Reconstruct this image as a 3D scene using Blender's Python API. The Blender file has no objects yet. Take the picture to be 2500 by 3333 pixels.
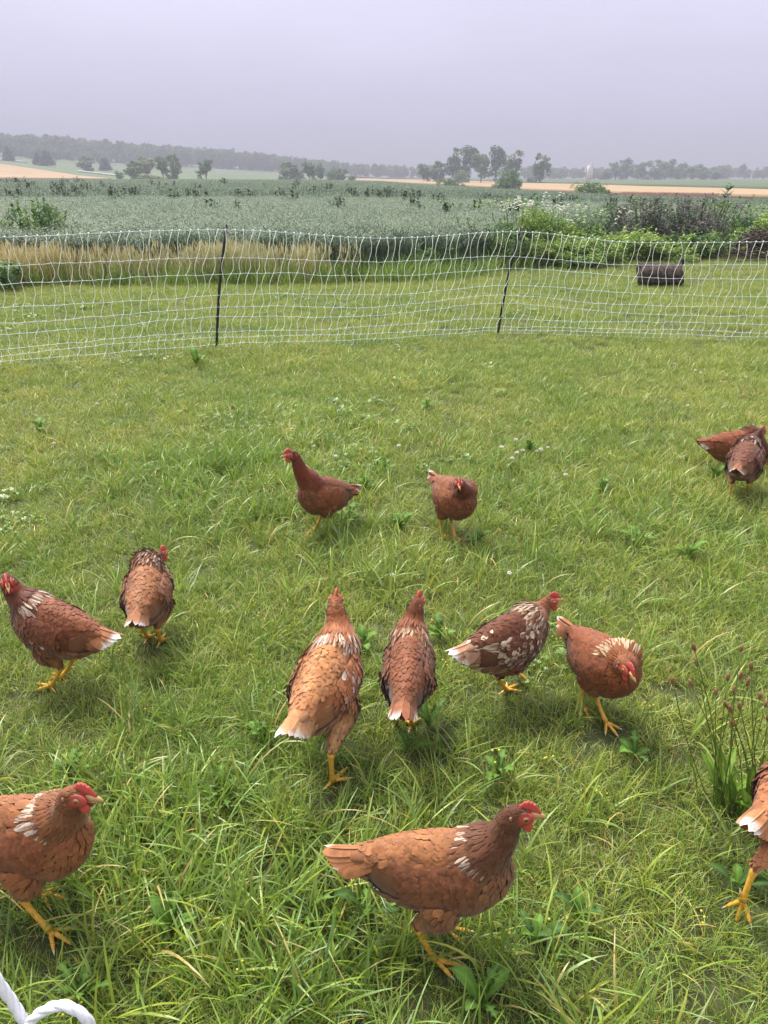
import bpy, bmesh, math, random
import numpy as np
from mathutils import Vector, Matrix, kdtree

# ------------------------------------------------------------------ camera, sky, sun, exposure
sc = bpy.context.scene
COL = sc.collection
R = math.radians
rng = np.random.default_rng(7)
random.seed(7)

PXW, PXH, FPX, CAM_H, HORIZON = 2500.0, 3333.0, 2520.0, 1.5, 575.0
PITCH = math.atan((PXH / 2 - HORIZON) / FPX)
cam_d = bpy.data.cameras.new('camera')
cam = bpy.data.objects.new('camera', cam_d)
COL.objects.link(cam)
cam.location = (0, 0, CAM_H)
cam.rotation_euler = (R(90) - PITCH, 0, 0)
cam_d.sensor_fit = 'VERTICAL'
cam_d.sensor_height = 24.0
cam_d.lens = 24.0 * FPX / PXH
cam_d.clip_start = 0.05
cam_d.clip_end = 9000
sc.camera = cam

SUN_EL, SUN_AZ = 58.0, -35.0        # azimuth from +Y towards +X; light from ahead and left, high
world = bpy.data.worlds.new('World')
sc.world = world
world.use_nodes = True
nt = world.node_tree
nt.nodes.clear()
def wn(t, **kw):
    n = nt.nodes.new(t)
    for k, v in kw.items(): setattr(n, k, v)
    return n
out = wn('ShaderNodeOutputWorld')
bg = wn('ShaderNodeBackground')
sky = wn('ShaderNodeTexSky', sky_type='NISHITA')
sky.sun_disc = False
sky.sun_elevation = R(SUN_EL)
sky.sun_rotation = R(SUN_AZ)
sky.dust_density = 4.0
tc = wn('ShaderNodeTexCoord')
sep = wn('ShaderNodeSeparateXYZ')
nt.links.new(tc.outputs['Generated'], sep.inputs[0])
ramp = wn('ShaderNodeValToRGB')     # overcast cloud deck: dull at the horizon, brighter overhead
cr = ramp.color_ramp
cr.elements[0].position = 0.0; cr.elements[0].color = (0.110, 0.110, 0.152, 1)
cr.elements[1].position = 1.0; cr.elements[1].color = (0.40, 0.395, 0.42, 1)
e = cr.elements.new(0.2); e.color = (0.156, 0.151, 0.192, 1)
e = cr.elements.new(0.5); e.color = (0.25, 0.248, 0.275, 1)
nt.links.new(sep.outputs['Z'], ramp.inputs[0])
mapn = wn('ShaderNodeMapping'); mapn.inputs['Scale'].default_value = (1.0, 1.0, 3.2)
nt.links.new(tc.outputs['Generated'], mapn.inputs[0])
noi = wn('ShaderNodeTexNoise'); noi.inputs['Scale'].default_value = 1.7
noi.inputs['Detail'].default_value = 4; noi.inputs['Roughness'].default_value = 0.5
nt.links.new(mapn.outputs[0], noi.inputs['Vector'])
nr = wn('ShaderNodeMapRange'); nr.inputs['From Min'].default_value = 0.3; nr.inputs['From Max'].default_value = 0.7
nr.inputs['To Min'].default_value = 0.88; nr.inputs['To Max'].default_value = 1.12
nt.links.new(noi.outputs['Fac'], nr.inputs[0])
mul = wn('ShaderNodeMixRGB', blend_type='MULTIPLY'); mul.inputs[0].default_value = 1
nt.links.new(ramp.outputs[0], mul.inputs[1]); nt.links.new(nr.outputs[0], mul.inputs[2])
skm = wn('ShaderNodeMixRGB', blend_type='MULTIPLY'); skm.inputs[0].default_value = 1
skm.inputs[2].default_value = (0.03, 0.03, 0.03, 1)
nt.links.new(sky.outputs[0], skm.inputs[1])
mx = wn('ShaderNodeMixRGB'); mx.inputs[0].default_value = 0.92
nt.links.new(skm.outputs[0], mx.inputs[1]); nt.links.new(mul.outputs[0], mx.inputs[2])
nt.links.new(mx.outputs[0], bg.inputs[0])
bg.inputs[1].default_value = 1.0
nt.links.new(bg.outputs[0], out.inputs[0])

sun_d = bpy.data.lights.new('sun', 'SUN')
sun_d.energy = 1.5
sun_d.angle = R(22)
sun_d.color = (1.0, 0.955, 0.88)
sun = bpy.data.objects.new('sun', sun_d)
COL.objects.link(sun)
sv = Vector((math.sin(R(SUN_AZ)) * math.cos(R(SUN_EL)), math.cos(R(SUN_AZ)) * math.cos(R(SUN_EL)), math.sin(R(SUN_EL))))
sun.rotation_euler = sv.to_track_quat('Z', 'Y').to_euler()
sun.location = (0, 0, 30)

sc.render.engine = 'CYCLES'
sc.cycles.use_denoising = True
sc.cycles.max_bounces = 6
sc.cycles.diffuse_bounces = 3
sc.cycles.transmission_bounces = 4
sc.cycles.transparent_max_bounces = 4
sc.cycles.volume_bounces = 0
sc.cycles.caustics_reflective = False
sc.cycles.caustics_refractive = False
sc.view_settings.view_transform = 'Standard'
sc.view_settings.look = 'None'
sc.view_settings.gamma = 1
sc.view_settings.use_curve_mapping = False
sc.view_settings.exposure = 2.45

# ------------------------------------------------------------------ helpers
CP, SP = math.cos(PITCH), math.sin(PITCH)
def ray(px, py):
    a = (px - PXW / 2) / FPX; b = -(py - PXH / 2) / FPX
    return np.array([a, CP + b * SP, -SP + b * CP])
CAMP = np.array([0, 0, CAM_H])
def ground(px, py, z=0.0):
    r = ray(px, py); return CAMP + r * ((z - CAM_H) / r[2])
def az_of(px): return math.atan((px - PXW / 2) / (FPX / CP))

def lin(r, g, b, k=1.0):
    f = lambda c: (c / 255 / 12.92) if c / 255 <= 0.04045 else ((c / 255 + 0.055) / 1.055) ** 2.4
    return np.array([f(r), f(g), f(b)]) * k

def mesh_np(name, V, quads=None, tris=None, col=None, smooth=False, mat=None):
    me = bpy.data.meshes.new(name)
    V = np.asarray(V, np.float32)
    q = np.zeros((0, 4), np.int32) if quads is None or len(quads) == 0 else np.asarray(quads, np.int32)
    t = np.zeros((0, 3), np.int32) if tris is None or len(tris) == 0 else np.asarray(tris, np.int32)
    me.vertices.add(len(V)); me.vertices.foreach_set('co', V.ravel())
    nl = q.size + t.size
    me.loops.add(nl); me.loops.foreach_set('vertex_index', np.concatenate([q.ravel(), t.ravel()]))
    me.polygons.add(len(q) + len(t))
    st = np.concatenate([np.arange(len(q)) * 4, q.size + np.arange(len(t)) * 3]).astype(np.int32)
    me.polygons.foreach_set('loop_start', st)
    if smooth: me.polygons.foreach_set('use_smooth', np.ones(len(q) + len(t), bool))
    if col is not None:
        c = np.ones((len(V), 4), np.float32); c[:, :3] = np.asarray(col)
        at = me.color_attributes.new('Col', 'FLOAT_COLOR', 'POINT'); at.data.foreach_set('color', c.ravel())
    if mat: me.materials.append(mat)
    me.update(calc_edges=True)
    return me

def obj(name, me, parent=None, label=None, cat=None, group=None, kind=None, loc=None):
    o = bpy.data.objects.new(name, me)
    COL.objects.link(o)
    if parent: o.parent = parent
    if loc is not None: o.location = loc
    if label: o['label'] = label
    if cat: o['category'] = cat
    if group: o['group'] = group
    if kind: o['kind'] = kind
    return o

class MB:
    """collects numpy shapes into one mesh"""
    def __init__(s): s.V, s.Q, s.T, s.C, s.n = [], [], [], [], 0
    def add(s, V, q=None, t=None, c=(1, 1, 1)):
        V = np.asarray(V, float)
        if len(V) == 0: return
        s.V.append(V)
        if q is not None and len(q): s.Q.append(np.asarray(q) + s.n)
        if t is not None and len(t): s.T.append(np.asarray(t) + s.n)
        c = np.asarray(c, float)
        s.C.append(np.broadcast_to(c, (len(V), 3)).copy())
        s.n += len(V)
    def mesh(s, name, mat=None, smooth=False):
        return mesh_np(name, np.concatenate(s.V), np.concatenate(s.Q) if s.Q else None,
                       np.concatenate(s.T) if s.T else None, np.concatenate(s.C), smooth, mat)

def frames(pts):
    pts = np.asarray(pts, float)
    t = np.gradient(pts, axis=0); t /= np.linalg.norm(t, axis=1)[:, None] + 1e-12
    up = np.array([0, 0, 1.0]) if abs(t[0, 2]) < 0.9 else np.array([1.0, 0, 0])
    n = np.zeros_like(pts)
    a = np.cross(t[0], up); a /= np.linalg.norm(a); n[0] = a
    for i in range(1, len(pts)):
        a = n[i - 1] - t[i] * np.dot(n[i - 1], t[i]); n[i] = a / (np.linalg.norm(a) + 1e-12)
    return t, n, np.cross(t, n)

def tube(pts, rad, k=6, cap=True):
    pts = np.asarray(pts, float); m = len(pts)
    rad = np.broadcast_to(np.asarray(rad, float), (m,))
    t, n, b = frames(pts)
    a = np.arange(k) * 2 * np.pi / k
    V = pts[:, None] + rad[:, None, None] * (np.cos(a)[None, :, None] * n[:, None] + np.sin(a)[None, :, None] * b[:, None])
    V = V.reshape(-1, 3)
    i, j = np.meshgrid(np.arange(m - 1), np.arange(k), indexing='ij')
    q = np.stack([i * k + j, i * k + (j + 1) % k, (i + 1) * k + (j + 1) % k, (i + 1) * k + j], -1).reshape(-1, 4)
    tr = np.zeros((0, 3), int)
    if cap:
        V = np.concatenate([V, pts[:1], pts[-1:]]); c0, c1 = m * k, m * k + 1
        jj = np.arange(k)
        tr = np.concatenate([np.stack([np.full(k, c0), (jj + 1) % k, jj], -1),
                             np.stack([np.full(k, c1), (m - 1) * k + jj, (m - 1) * k + (jj + 1) % k], -1)])
    return V, q, tr

def ellipsoid(c, r, M=None, nu=14, nv=10):
    u = np.arange(nu) * 2 * np.pi / nu; v = np.linspace(0, np.pi, nv + 1)[1:-1]
    uu, vv = np.meshgrid(u, v)
    V = np.stack([np.cos(uu) * np.sin(vv), np.sin(uu) * np.sin(vv), np.cos(vv)], -1).reshape(-1, 3)
    V = np.concatenate([V, [[0, 0, 1], [0, 0, -1]]]) * np.asarray(r)
    if M is not None: V = V @ np.asarray(M).T
    V = V + np.asarray(c)
    k = nv - 1
    i, j = np.meshgrid(np.arange(k - 1), np.arange(nu), indexing='ij')
    q = np.stack([i * nu + j, (i + 1) * nu + j, (i + 1) * nu + (j + 1) % nu, i * nu + (j + 1) % nu], -1).reshape(-1, 4)
    jj = np.arange(nu)
    t = np.concatenate([np.stack([np.full(nu, k * nu), jj, (jj + 1) % nu], -1),
                        np.stack([np.full(nu, k * nu + 1), (k - 1) * nu + (jj + 1) % nu, (k - 1) * nu + jj], -1)])
    return V, q, t

def unit(v): return v / (np.linalg.norm(v, axis=-1, keepdims=True) + 1e-12)
def rotz(a):
    c, s = math.cos(a), math.sin(a); return np.array([[c, -s, 0], [s, c, 0], [0, 0, 1.0]])
def roty(a):
    c, s = math.cos(a), math.sin(a); return np.array([[c, 0, s], [0, 1.0, 0], [-s, 0, c]])
def spline(P, n):
    """Catmull-Rom through points"""
    P = np.asarray(P, float); P = np.concatenate([[2 * P[0] - P[1]], P, [2 * P[-1] - P[-2]]])
    m = len(P) - 3; u = np.linspace(0, m - 1e-9, n); i = u.astype(int); f = (u - i)[:, None]
    a, b, c, d = P[i], P[i + 1], P[i + 2], P[i + 3]
    return 0.5 * (2 * b + (c - a) * f + (2 * a - 5 * b + 4 * c - d) * f ** 2 + (3 * b - a - 3 * c + d) * f ** 3)

# ------------------------------------------------------------------ materials
def new_mat(name):
    m = bpy.data.materials.new(name); m.use_nodes = True
    n = m.node_tree; n.nodes.clear()
    return m, n
def N(n, t, **kw):
    a = n.nodes.new(t)
    for k, v in kw.items(): setattr(a, k, v)
    return a
def noise(n, scale, detail=3, vec=None, rough=0.55):
    a = N(n, 'ShaderNodeTexNoise'); a.inputs['Scale'].default_value = scale
    a.inputs['Detail'].default_value = detail; a.inputs['Roughness'].default_value = rough
    if vec is not None: n.links.new(vec, a.inputs['Vector'])
    return a
def maprange(n, src, a, b, c, d):
    r = N(n, 'ShaderNodeMapRange'); r.inputs[1].default_value = a; r.inputs[2].default_value = b
    r.inputs[3].default_value = c; r.inputs[4].default_value = d
    n.links.new(src, r.inputs[0]); return r.outputs[0]
def rgbmix(n, fac, a, b, mode='MIX'):
    m = N(n, 'ShaderNodeMixRGB', blend_type=mode)
    for s, v in ((m.inputs[0], fac), (m.inputs[1], a), (m.inputs[2], b)):
        if isinstance(v, bpy.types.NodeSocket): n.links.new(v, s)
        elif isinstance(v, (int, float)): s.default_value = v if s == m.inputs[0] else (v, v, v, 1)
        else: s.default_value = (*v[:3], 1)
    return m.outputs[0]

def attr_mat(name, rough=0.6, spec=0.3, noise_scale=None, noise_amt=0.2, trans=0.0, bump=None, world_patch=None, sheen=0.0):
    """colour from the mesh's Col attribute, varied by noise"""
    m, n = new_mat(name)
    o = N(n, 'ShaderNodeOutputMaterial'); p = N(n, 'ShaderNodeBsdfPrincipled')
    at = N(n, 'ShaderNodeAttribute', attribute_name='Col')
    c = at.outputs['Color']
    g = N(n, 'ShaderNodeNewGeometry')
    if noise_scale:
        ns = noise(n, noise_scale, 3, g.outputs['Position'])
        c = rgbmix(n, 1, c, maprange(n, ns.outputs['Fac'], 0.25, 0.75, 1 - noise_amt, 1 + noise_amt), 'MULTIPLY')
    if world_patch:
        for scale, ca, cb, amt in world_patch:
            ns = noise(n, scale, 2, g.outputs['Position'])
            tint = rgbmix(n, maprange(n, ns.outputs['Fac'], 0.36, 0.64, 0, 1), ca, cb)
            c = rgbmix(n, amt, c, rgbmix(n, 1, c, tint, 'MULTIPLY'))
    n.links.new(c, p.inputs['Base Color'])
    p.inputs['Roughness'].default_value = rough
    p.inputs['Specular IOR Level'].default_value = spec
    if sheen: p.inputs['Sheen Weight'].default_value = sheen
    if bump:
        bs = noise(n, bump[0], 3, g.outputs['Position']); b = N(n, 'ShaderNodeBump')
        b.inputs['Strength'].default_value = bump[1]; b.inputs['Distance'].default_value = bump[2]
        n.links.new(bs.outputs['Fac'], b.inputs['Height']); n.links.new(b.outputs[0], p.inputs['Normal'])
    if trans:
        t = N(n, 'ShaderNodeBsdfTranslucent'); n.links.new(c, t.inputs['Color'])
        mxs = N(n, 'ShaderNodeMixShader'); mxs.inputs[0].default_value = trans
        n.links.new(p.outputs[0], mxs.inputs[1]); n.links.new(t.outputs[0], mxs.inputs[2])
        n.links.new(mxs.outputs[0], o.inputs[0])
    else: n.links.new(p.outputs[0], o.inputs[0])
    return m

def plain_mat(name, ca, cb, scale, rough=0.9, bump=None):
    m, n = new_mat(name)
    o = N(n, 'ShaderNodeOutputMaterial'); p = N(n, 'ShaderNodeBsdfPrincipled'); g = N(n, 'ShaderNodeNewGeometry')
    ns = noise(n, scale, 6, g.outputs['Position'])
    n.links.new(rgbmix(n, maprange(n, ns.outputs['Fac'], 0.3, 0.7, 0, 1), ca, cb), p.inputs['Base Color'])
    p.inputs['Roughness'].default_value = rough; p.inputs['Specular IOR Level'].default_value = 0.2
    if bump:
        bs = noise(n, bump[0], 5, g.outputs['Position']); b = N(n, 'ShaderNodeBump')
        b.inputs['Strength'].default_value = bump[1]; b.inputs['Distance'].default_value = bump[2]
        n.links.new(bs.outputs['Fac'], b.inputs['Height']); n.links.new(b.outputs[0], p.inputs['Normal'])
    n.links.new(p.outputs[0], o.inputs[0])
    return m

M_SOIL = plain_mat('soil_thatch', (0.034, 0.042, 0.014), (0.060, 0.064, 0.025), 9.0, bump=(40, 0.6, 0.02))
M_PASTURE = plain_mat('pasture', (0.07, 0.105, 0.042), (0.10, 0.14, 0.06), 0.03)
M_CROP = plain_mat('green_crop', (0.055, 0.085, 0.036), (0.075, 0.110, 0.048), 0.05)
M_WHEAT = plain_mat('ripe_wheat', (0.26, 0.178, 0.098), (0.31, 0.218, 0.126), 0.06)
M_RUST = plain_mat('rusty_weeds', (0.20, 0.13, 0.085), (0.27, 0.19, 0.13), 0.4)
M_ROAD = plain_mat('gravel_road', (0.42, 0.42, 0.42), (0.5, 0.5, 0.5), 0.3)
PATCH = [(0.55, (0.86, 0.93, 0.80), (1.16, 1.06, 1.12), 0.9), (2.6, (0.84, 0.90, 0.8), (1.15, 1.08, 1.0), 0.9)]
M_GRASS = attr_mat('grass', 0.42, 0.5, trans=0.34, world_patch=PATCH)
M_LEAF = attr_mat('broad_leaf', 0.6, 0.2, noise_scale=60, noise_amt=0.18, trans=0.25)
M_OAT = attr_mat('oat_plants', 0.6, 0.3, trans=0.2, world_patch=[(0.18, (0.86, 0.93, 0.92), (1.12, 1.06, 1.05), 0.9)])
M_TREE = attr_mat('tree_leaves', 0.7, 0.15, trans=0.15)
M_BARK = attr_mat('bark', 0.9, 0.15, noise_scale=6, noise_amt=0.35)
M_FEATHER = attr_mat('feathers', 0.65, 0.22, noise_scale=420, noise_amt=0.24, sheen=0.15, world_patch=[(48.0, (0.80, 0.78, 0.76), (1.18, 1.18, 1.18), 0.8)])
M_SKIN = attr_mat('bare_skin', 0.45, 0.4, noise_scale=420, noise_amt=0.16, bump=(900, 0.5, 0.001))
M_LEG = attr_mat('scaly_leg', 0.45, 0.45, noise_scale=130, noise_amt=0.28, bump=(450, 0.6, 0.001))
M_HORN = attr_mat('horn', 0.35, 0.5, noise_scale=200, noise_amt=0.12)
M_EYE = attr_mat('eye', 0.06, 0.6)
M_NET = attr_mat('net_strand', 0.5, 0.4)
M_POST = attr_mat('post_plastic', 0.4, 0.4, noise_scale=30, noise_amt=0.2)
M_LOG = attr_mat('log_bark', 0.9, 0.15, noise_scale=22, noise_amt=0.5, bump=(45, 0.9, 0.02))
M_STICK = attr_mat('sticks', 0.9, 0.15, noise_scale=20, noise_amt=0.3)
M_ROPE = attr_mat('rope_fibre', 0.75, 0.25, noise_scale=300, noise_amt=0.08, bump=(700, 0.5, 0.001))
M_SILO = attr_mat('silo_concrete', 0.85, 0.2, noise_scale=0.8, noise_amt=0.2)

# ------------------------------------------------------------------ terrain
T_AZ = np.array([-180, -75, -30, -24.5, -17.8, -10, -5, 0, 5, 10, 17, 24.5, 30, 75, 180.0])
T_R = np.array([0, 18, 40, 60, 80, 150, 220, 300, 450, 600, 720, 1000, 1500, 4000.0])
T_Z = np.array([
 [0] * 11, [0] * 11,
 [.15, .1, .1, .05, .05, 0, -.05, -.15, -.25, -.3, -.3],
 [.25, .2, .2, .1, .1, .05, -.1, -.25, -.45, -.55, -.6],
 [.3, .3, .25, .2, .15, .1, -.15, -.4, -.9, -1.1, -1.2],
 [.45, .4, .4, .35, .3, .1, -.7, -1.6, -1.8, -1.8, -1.8],
 [.2, .2, .2, .0, -.2, -.5, -1.3, -1.8, -1.8, -1.8, -1.8],
 [2.2, 1.8, .8, .2, 0, -.8, -1.5, -1.7, -1.7, -1.7, -1.7],
 [7.5, 6.8, 3.5, 1.5, .5, -.8, -1.3, -1.5, -1.5, -1.5, -1.5],
 [14, 13, 8, 4, 2, -.5, -1, -1.3, -1.3, -1.3, -1.3],
 [19, 17.5, 12.5, 7.5, 4, 0, -1, -1.2, -1.2, -1.2, -1.2],
 [24, 22, 17, 11, 6, 1.5, 0, -1, -1, -1, -1],
 [24, 22, 17, 11, 6, 1.5, 0, -1, -1, -1, -1],
 [24, 22, 17, 11, 6, 1.5, 0, -1, -1, -1, -1.0]])
T_Z = np.concatenate([np.zeros((14, 1)), T_Z[:, :1] * 0.7, T_Z, T_Z[:, -1:], np.zeros((14, 1))], 1)
def terrain(x, y):
    x = np.asarray(x, float); y = np.asarray(y, float)
    r = np.hypot(x, y); az = np.degrees(np.arctan2(x, y))
    j = np.clip(np.searchsorted(T_AZ, az) - 1, 0, len(T_AZ) - 2)
    i = np.clip(np.searchsorted(T_R, r) - 1, 0, len(T_R) - 2)
    fa = np.clip((az - T_AZ[j]) / (T_AZ[j + 1] - T_AZ[j]), 0, 1); fr = np.clip((r - T_R[i]) / (T_R[i + 1] - T_R[i]), 0, 1)
    return (T_Z[i, j] * (1 - fa) + T_Z[i, j + 1] * fa) * (1 - fr) + (T_Z[i + 1, j] * (1 - fa) + T_Z[i + 1, j + 1] * fa) * fr

def polar_sheet(azs, rs_fn, nr, lift):
    """sheet draped on the terrain; rs_fn(az) gives near and far radius"""
    V = []
    for a in azs:
        r0, r1 = rs_fn(a)
        for k in range(nr):
            r = r0 + (r1 - r0) * k / (nr - 1)
            x, y = r * math.sin(R(a)), r * math.cos(R(a))
            V.append((x, y, float(terrain(x, y)) + lift))
    m = len(azs)
    Q = [(i * nr + k, (i + 1) * nr + k, (i + 1) * nr + k + 1, i * nr + k + 1) for i in range(m - 1) for k in range(nr - 1)]
    return np.array(V), np.array(Q)
# one ground sheet reaching the horizon
rs = np.concatenate([[0.0], np.geomspace(0.4, 40, 26), np.geomspace(44, 4000, 60)])
azs = np.concatenate([np.arange(-180, -40, 7.0), np.arange(-40, 40, 1.0), np.arange(40, 180.1, 7.0)])
aa, rr = np.meshgrid(np.radians(azs), rs, indexing='ij')
gx, gy = rr * np.sin(aa), rr * np.cos(aa)
GV = np.stack([gx, gy, terrain(gx, gy)], -1).reshape(-1, 3)
nr_ = len(rs); ii, kk = np.meshgrid(np.arange(len(azs) - 1), np.arange(nr_ - 1), indexing='ij')
GQ = np.stack([ii * nr_ + kk, ii * nr_ + kk + 1, (ii + 1) * nr_ + kk + 1, (ii + 1) * nr_ + kk], -1).reshape(-1, 4)[:, ::-1]
gm = mesh_np('ground', GV, GQ, mat=M_SOIL, smooth=True)
gm.materials.append(M_PASTURE)
mid = np.linalg.norm(GV[GQ].mean(1)[:, :2], axis=1)
gm.polygons.foreach_set('material_index', (mid > 60).astype(np.int32))
obj('ground', gm, kind='structure')

def field(name, mat, azs, fn, nr=14, lift=0.5):
    V, Q = polar_sheet(azs, fn, nr, lift)
    # a standing crop has sides: drop the rim to the ground
    o = obj(name, mesh_np(name, V, Q[:, ::-1], mat=mat, smooth=True), kind='structure')
    md = o.modifiers.new('depth', 'SOLIDIFY'); md.thickness = lift + 0.3; md.offset = -1
    return o
itp = lambda a, xs, ys: float(np.interp(a, xs, ys))
field('wheat_field', M_WHEAT, np.linspace(-34, -17.9, 24), lambda a: (230, itp(a, [-34, -24.5, -17.9], [480, 445, 236])), lift=0.25)
field('wheat_field', M_WHEAT, np.linspace(-3, 34, 48), lambda a: (itp(a, [-3, 0, 9.3, 24.5, 34], [330, 240, 175, 115, 100]),
      itp(a, [-3, -1, 4, 9.3, 17, 24.5, 34], [360, 520, 500, 350, 245, 195, 170])), lift=0.3)
field('crop_field', M_CROP, np.linspace(-3, 34, 40), lambda a: (itp(a, [-3, 4, 9.3, 17, 24.5, 34], [620, 540, 356, 250, 199, 175]), 640), lift=0.45)
field('hill_road', M_ROAD, np.linspace(-26, -22.8, 8), lambda a: (itp(a, [-26, -22.8], [560, 520]), itp(a, [-26, -22.8], [568, 527])), nr=3, lift=0.15)
field('hill_road', M_ROAD, np.linspace(-19.9, -17.2, 8), lambda a: (itp(a, [-19.9, -17.2], [405, 340]), itp(a, [-19.9, -17.2], [412, 345])), nr=3, lift=0.15)

# ------------------------------------------------------------------ trees
def leaf_cloud(centres, radii, per, size, cols, rg, flat=0.55):
    """small leaf-clump quads spread over clumps"""
    n = len(centres) * per
    c = np.repeat(centres, per, 0); r = np.repeat(radii, per)[:, None]
    d = unit(rg.normal(size=(n, 3))); rad = rg.uniform(0.35, 1.0, (n, 1)) ** 0.6
    p = c + d * r * rad * np.array([1, 1, 0.85])
    nrm = unit(d * flat + rg.normal(size=(n, 3)) * 0.6 + np.array([0, 0, 0.3]))
    t = unit(np.cross(nrm, rg.normal(size=(n, 3)))); b = np.cross(nrm, t)
    s = size * rg.uniform(0.6, 1.3, (n, 1)); s2 = s * rg.uniform(0.45, 0.8, (n, 1))
    V = np.stack([p - t * s, p - b * s2 * 0.9, p + t * s, p + b * s2], 1).reshape(-1, 3)
    Q = np.arange(n * 4).reshape(-1, 4)
    pick = np.repeat(rg.integers(0, len(cols), len(centres)), per)
    C = np.asarray(cols)[pick] * rg.uniform(0.75, 1.25, (n, 1))
    return V, Q, np.repeat(C, 4, 0)

LEAFC = [lin(98, 126, 76, 1.0), lin(88, 116, 72, 1.0), lin(110, 136, 82, 1.0)]
PALEC = [lin(128, 142, 84, 1.0), lin(118, 132, 76, 1.0), lin(136, 146, 92, 1.0)]
DARKC = [lin(76, 100, 74, 1.0), lin(68, 90, 66, 1.0)]
def crown_pts(kind, rg):
    """unit-height tree: returns clump centres, radii, trunk polylines"""
    cen, rad = [], []
    if kind == 'conifer':
        for z in np.linspace(0.1, 0.97, 16):
            k = max(1, int(9 * (1 - z)) + 1); w = 0.2 * (1 - z) ** 0.85 + 0.01
            for j in range(k):
                a = j * 2 * math.pi / k + rg.uniform(0, 1); cen.append((w * math.cos(a) * rg.uniform(.5, 1), w * math.sin(a) * rg.uniform(.5, 1), z + rg.normal() * .012)); rad.append(0.045 + 0.03 * (1 - z))
        limbs = [[(0, 0, 0), (0, 0, .95)]]
    else:
        spec = {'round': (0.42, 0.36, 0.60, 0.40, 52, .085), 'tall': (0.27, 0.27, 0.58, 0.42, 46, .075), 'bush': (0.62, 0.62, 0.42, 0.48, 64, .12),
                'open': (0.34, 0.34, 0.62, 0.40, 38, .095), 'wide': (0.5, 0.42, 0.58, 0.42, 60, .09), 'oval': (0.32, 0.32, 0.52, 0.48, 50, .085)}[kind]
        rx, ry, cz, rz, n, cr_ = spec
        lobes = [(rg.uniform(-.5, .5) * rx, rg.uniform(-.5, .5) * ry, cz + rg.uniform(-.55, .55) * rz, rg.uniform(.45, .7)) for _ in range(6)]
        for _ in range(n):
            lx, ly, lz, ls = lobes[rg.integers(6)]
            d = unit(rg.normal(size=3)) * rg.uniform(.55, 1.0)
            q = np.array([lx + d[0] * rx * ls, ly + d[1] * ry * ls, lz + d[2] * rz * ls])
            q[2] = min(max(q[2], .10 if kind in ('bush', 'oval') else .2), .97)
            cen.append(q); rad.append(cr_ * rg.uniform(.65, 1.25))
        limbs = [[(0, 0, 0), (rg.normal() * .02, rg.normal() * .02, .3), (rg.normal() * .03, 0, .72)]]
        for _ in range(5):
            q = cen[rg.integers(len(cen))]; limbs.append([(0, 0, rg.uniform(.18, .4)), (q[0] * .5, q[1] * .5, q[2] * .75), tuple(q)])
    return np.array(cen), np.array(rad), limbs
def tree_meshes(kind, cols, seed, per=52, leaf=None):
    rg = np.random.default_rng(seed)
    cen, rad, limbs = crown_pts(kind, rg)
    V, Q, C = leaf_cloud(cen, rad * 1.25, per, leaf or (0.034 if kind != 'conifer' else 0.024), cols, rg)
    crown = mesh_np('crown', V, Q, col=C, mat=M_TREE)
    mb = MB()
    for i, l in enumerate(limbs):
        P = spline(l, 7); r0 = .022 if i == 0 else .008
        mb.add(*tube(P, np.linspace(r0, r0 * .3, 7), 6), c=lin(70, 62, 54))
    return crown, mb.mesh('trunk', M_BARK, True)
TK = {}
for i, (k, cols) in enumerate([('round', LEAFC), ('tall', LEAFC), ('bush', LEAFC), ('open', DARKC + LEAFC[:1]), ('wide', LEAFC), ('oval', LEAFC), ('conifer', DARKC)]):
    TK[k] = [tree_meshes(k, cols, 11 + i * 7 + s) for s in range(2)]
TK['pale'] = [tree_meshes('round', PALEC, 99), tree_meshes('bush', PALEC, 98)]

def place_tree(kind, px, r, top_y, wpx, label, name='tree', group=None, var=0, base_drop=0.0, cat='tree'):
    a = az_of(px); d = r / math.cos(a) if False else r
    x, y = d * math.sin(a), d * math.cos(a)
    z0 = float(terrain(x, y)) - base_drop
    # height from the direction of the top
    t = ray(px, top_y); h = CAM_H + t[2] / math.hypot(t[0], t[1]) * d - z0
    nat = {'round': .84, 'tall': .55, 'bush': 1.3, 'open': .7, 'wide': 1.0, 'oval': .65, 'conifer': .42, 'pale': .9}[kind]
    w = wpx / (FPX / CP) * d
    root = obj(name, None, label=label, cat=cat, group=group, loc=(x, y, z0))
    root.empty_display_size = 0.5
    cr_, tr_ = TK[kind][var % 2]
    for nm, me in (('crown', cr_), ('trunk', tr_)):
        o = obj(nm, me, root); o.scale = (w / nat, w / nat, h); 
        o.rotation_euler = (0, 0, (px * 0.37) % 6.28)
    return root

G1, G2, G3, G4 = 'trees on the hillside pasture', 'trees behind the oat field on the left', 'tall trees in the grove by the wheat', 'trees along the far right field edge'
L = place_tree
L('conifer', 38, 530, 474, 36, 'dark conifer alone at the far left end of the hillside', 'conifer_tree', G1)
L('conifer', 130, 490, 494, 34, 'narrower of the two dark conifers side by side on the hill', 'conifer_tree', G1, 1)
L('conifer', 160, 485, 488, 48, 'broader of the two dark conifers side by side on the hill', 'conifer_tree', G1)
L('oval', 287, 425, 509, 56, 'single rounded dark tree on the hill above the wheat tip', 'pasture_tree', G1, base_drop=.3)
L('conifer', 347, 470, 512, 40, 'faint greyish conifer right of the rounded hillside tree', 'conifer_tree', G1, 1)
L('bush', 392, 300, 553, 40, 'low bush at the right tip of the left wheat field', 'bush', G2, cat='bush')
L('oval', 440, 285, 523, 62, 'dark green tree left of the pale yellowish tree', 'field_tree', G2, base_drop=.4)
L('pale', 478, 295, 512, 82, 'pale yellow-green round tree between two darker trees', 'field_tree', G2)
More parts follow.
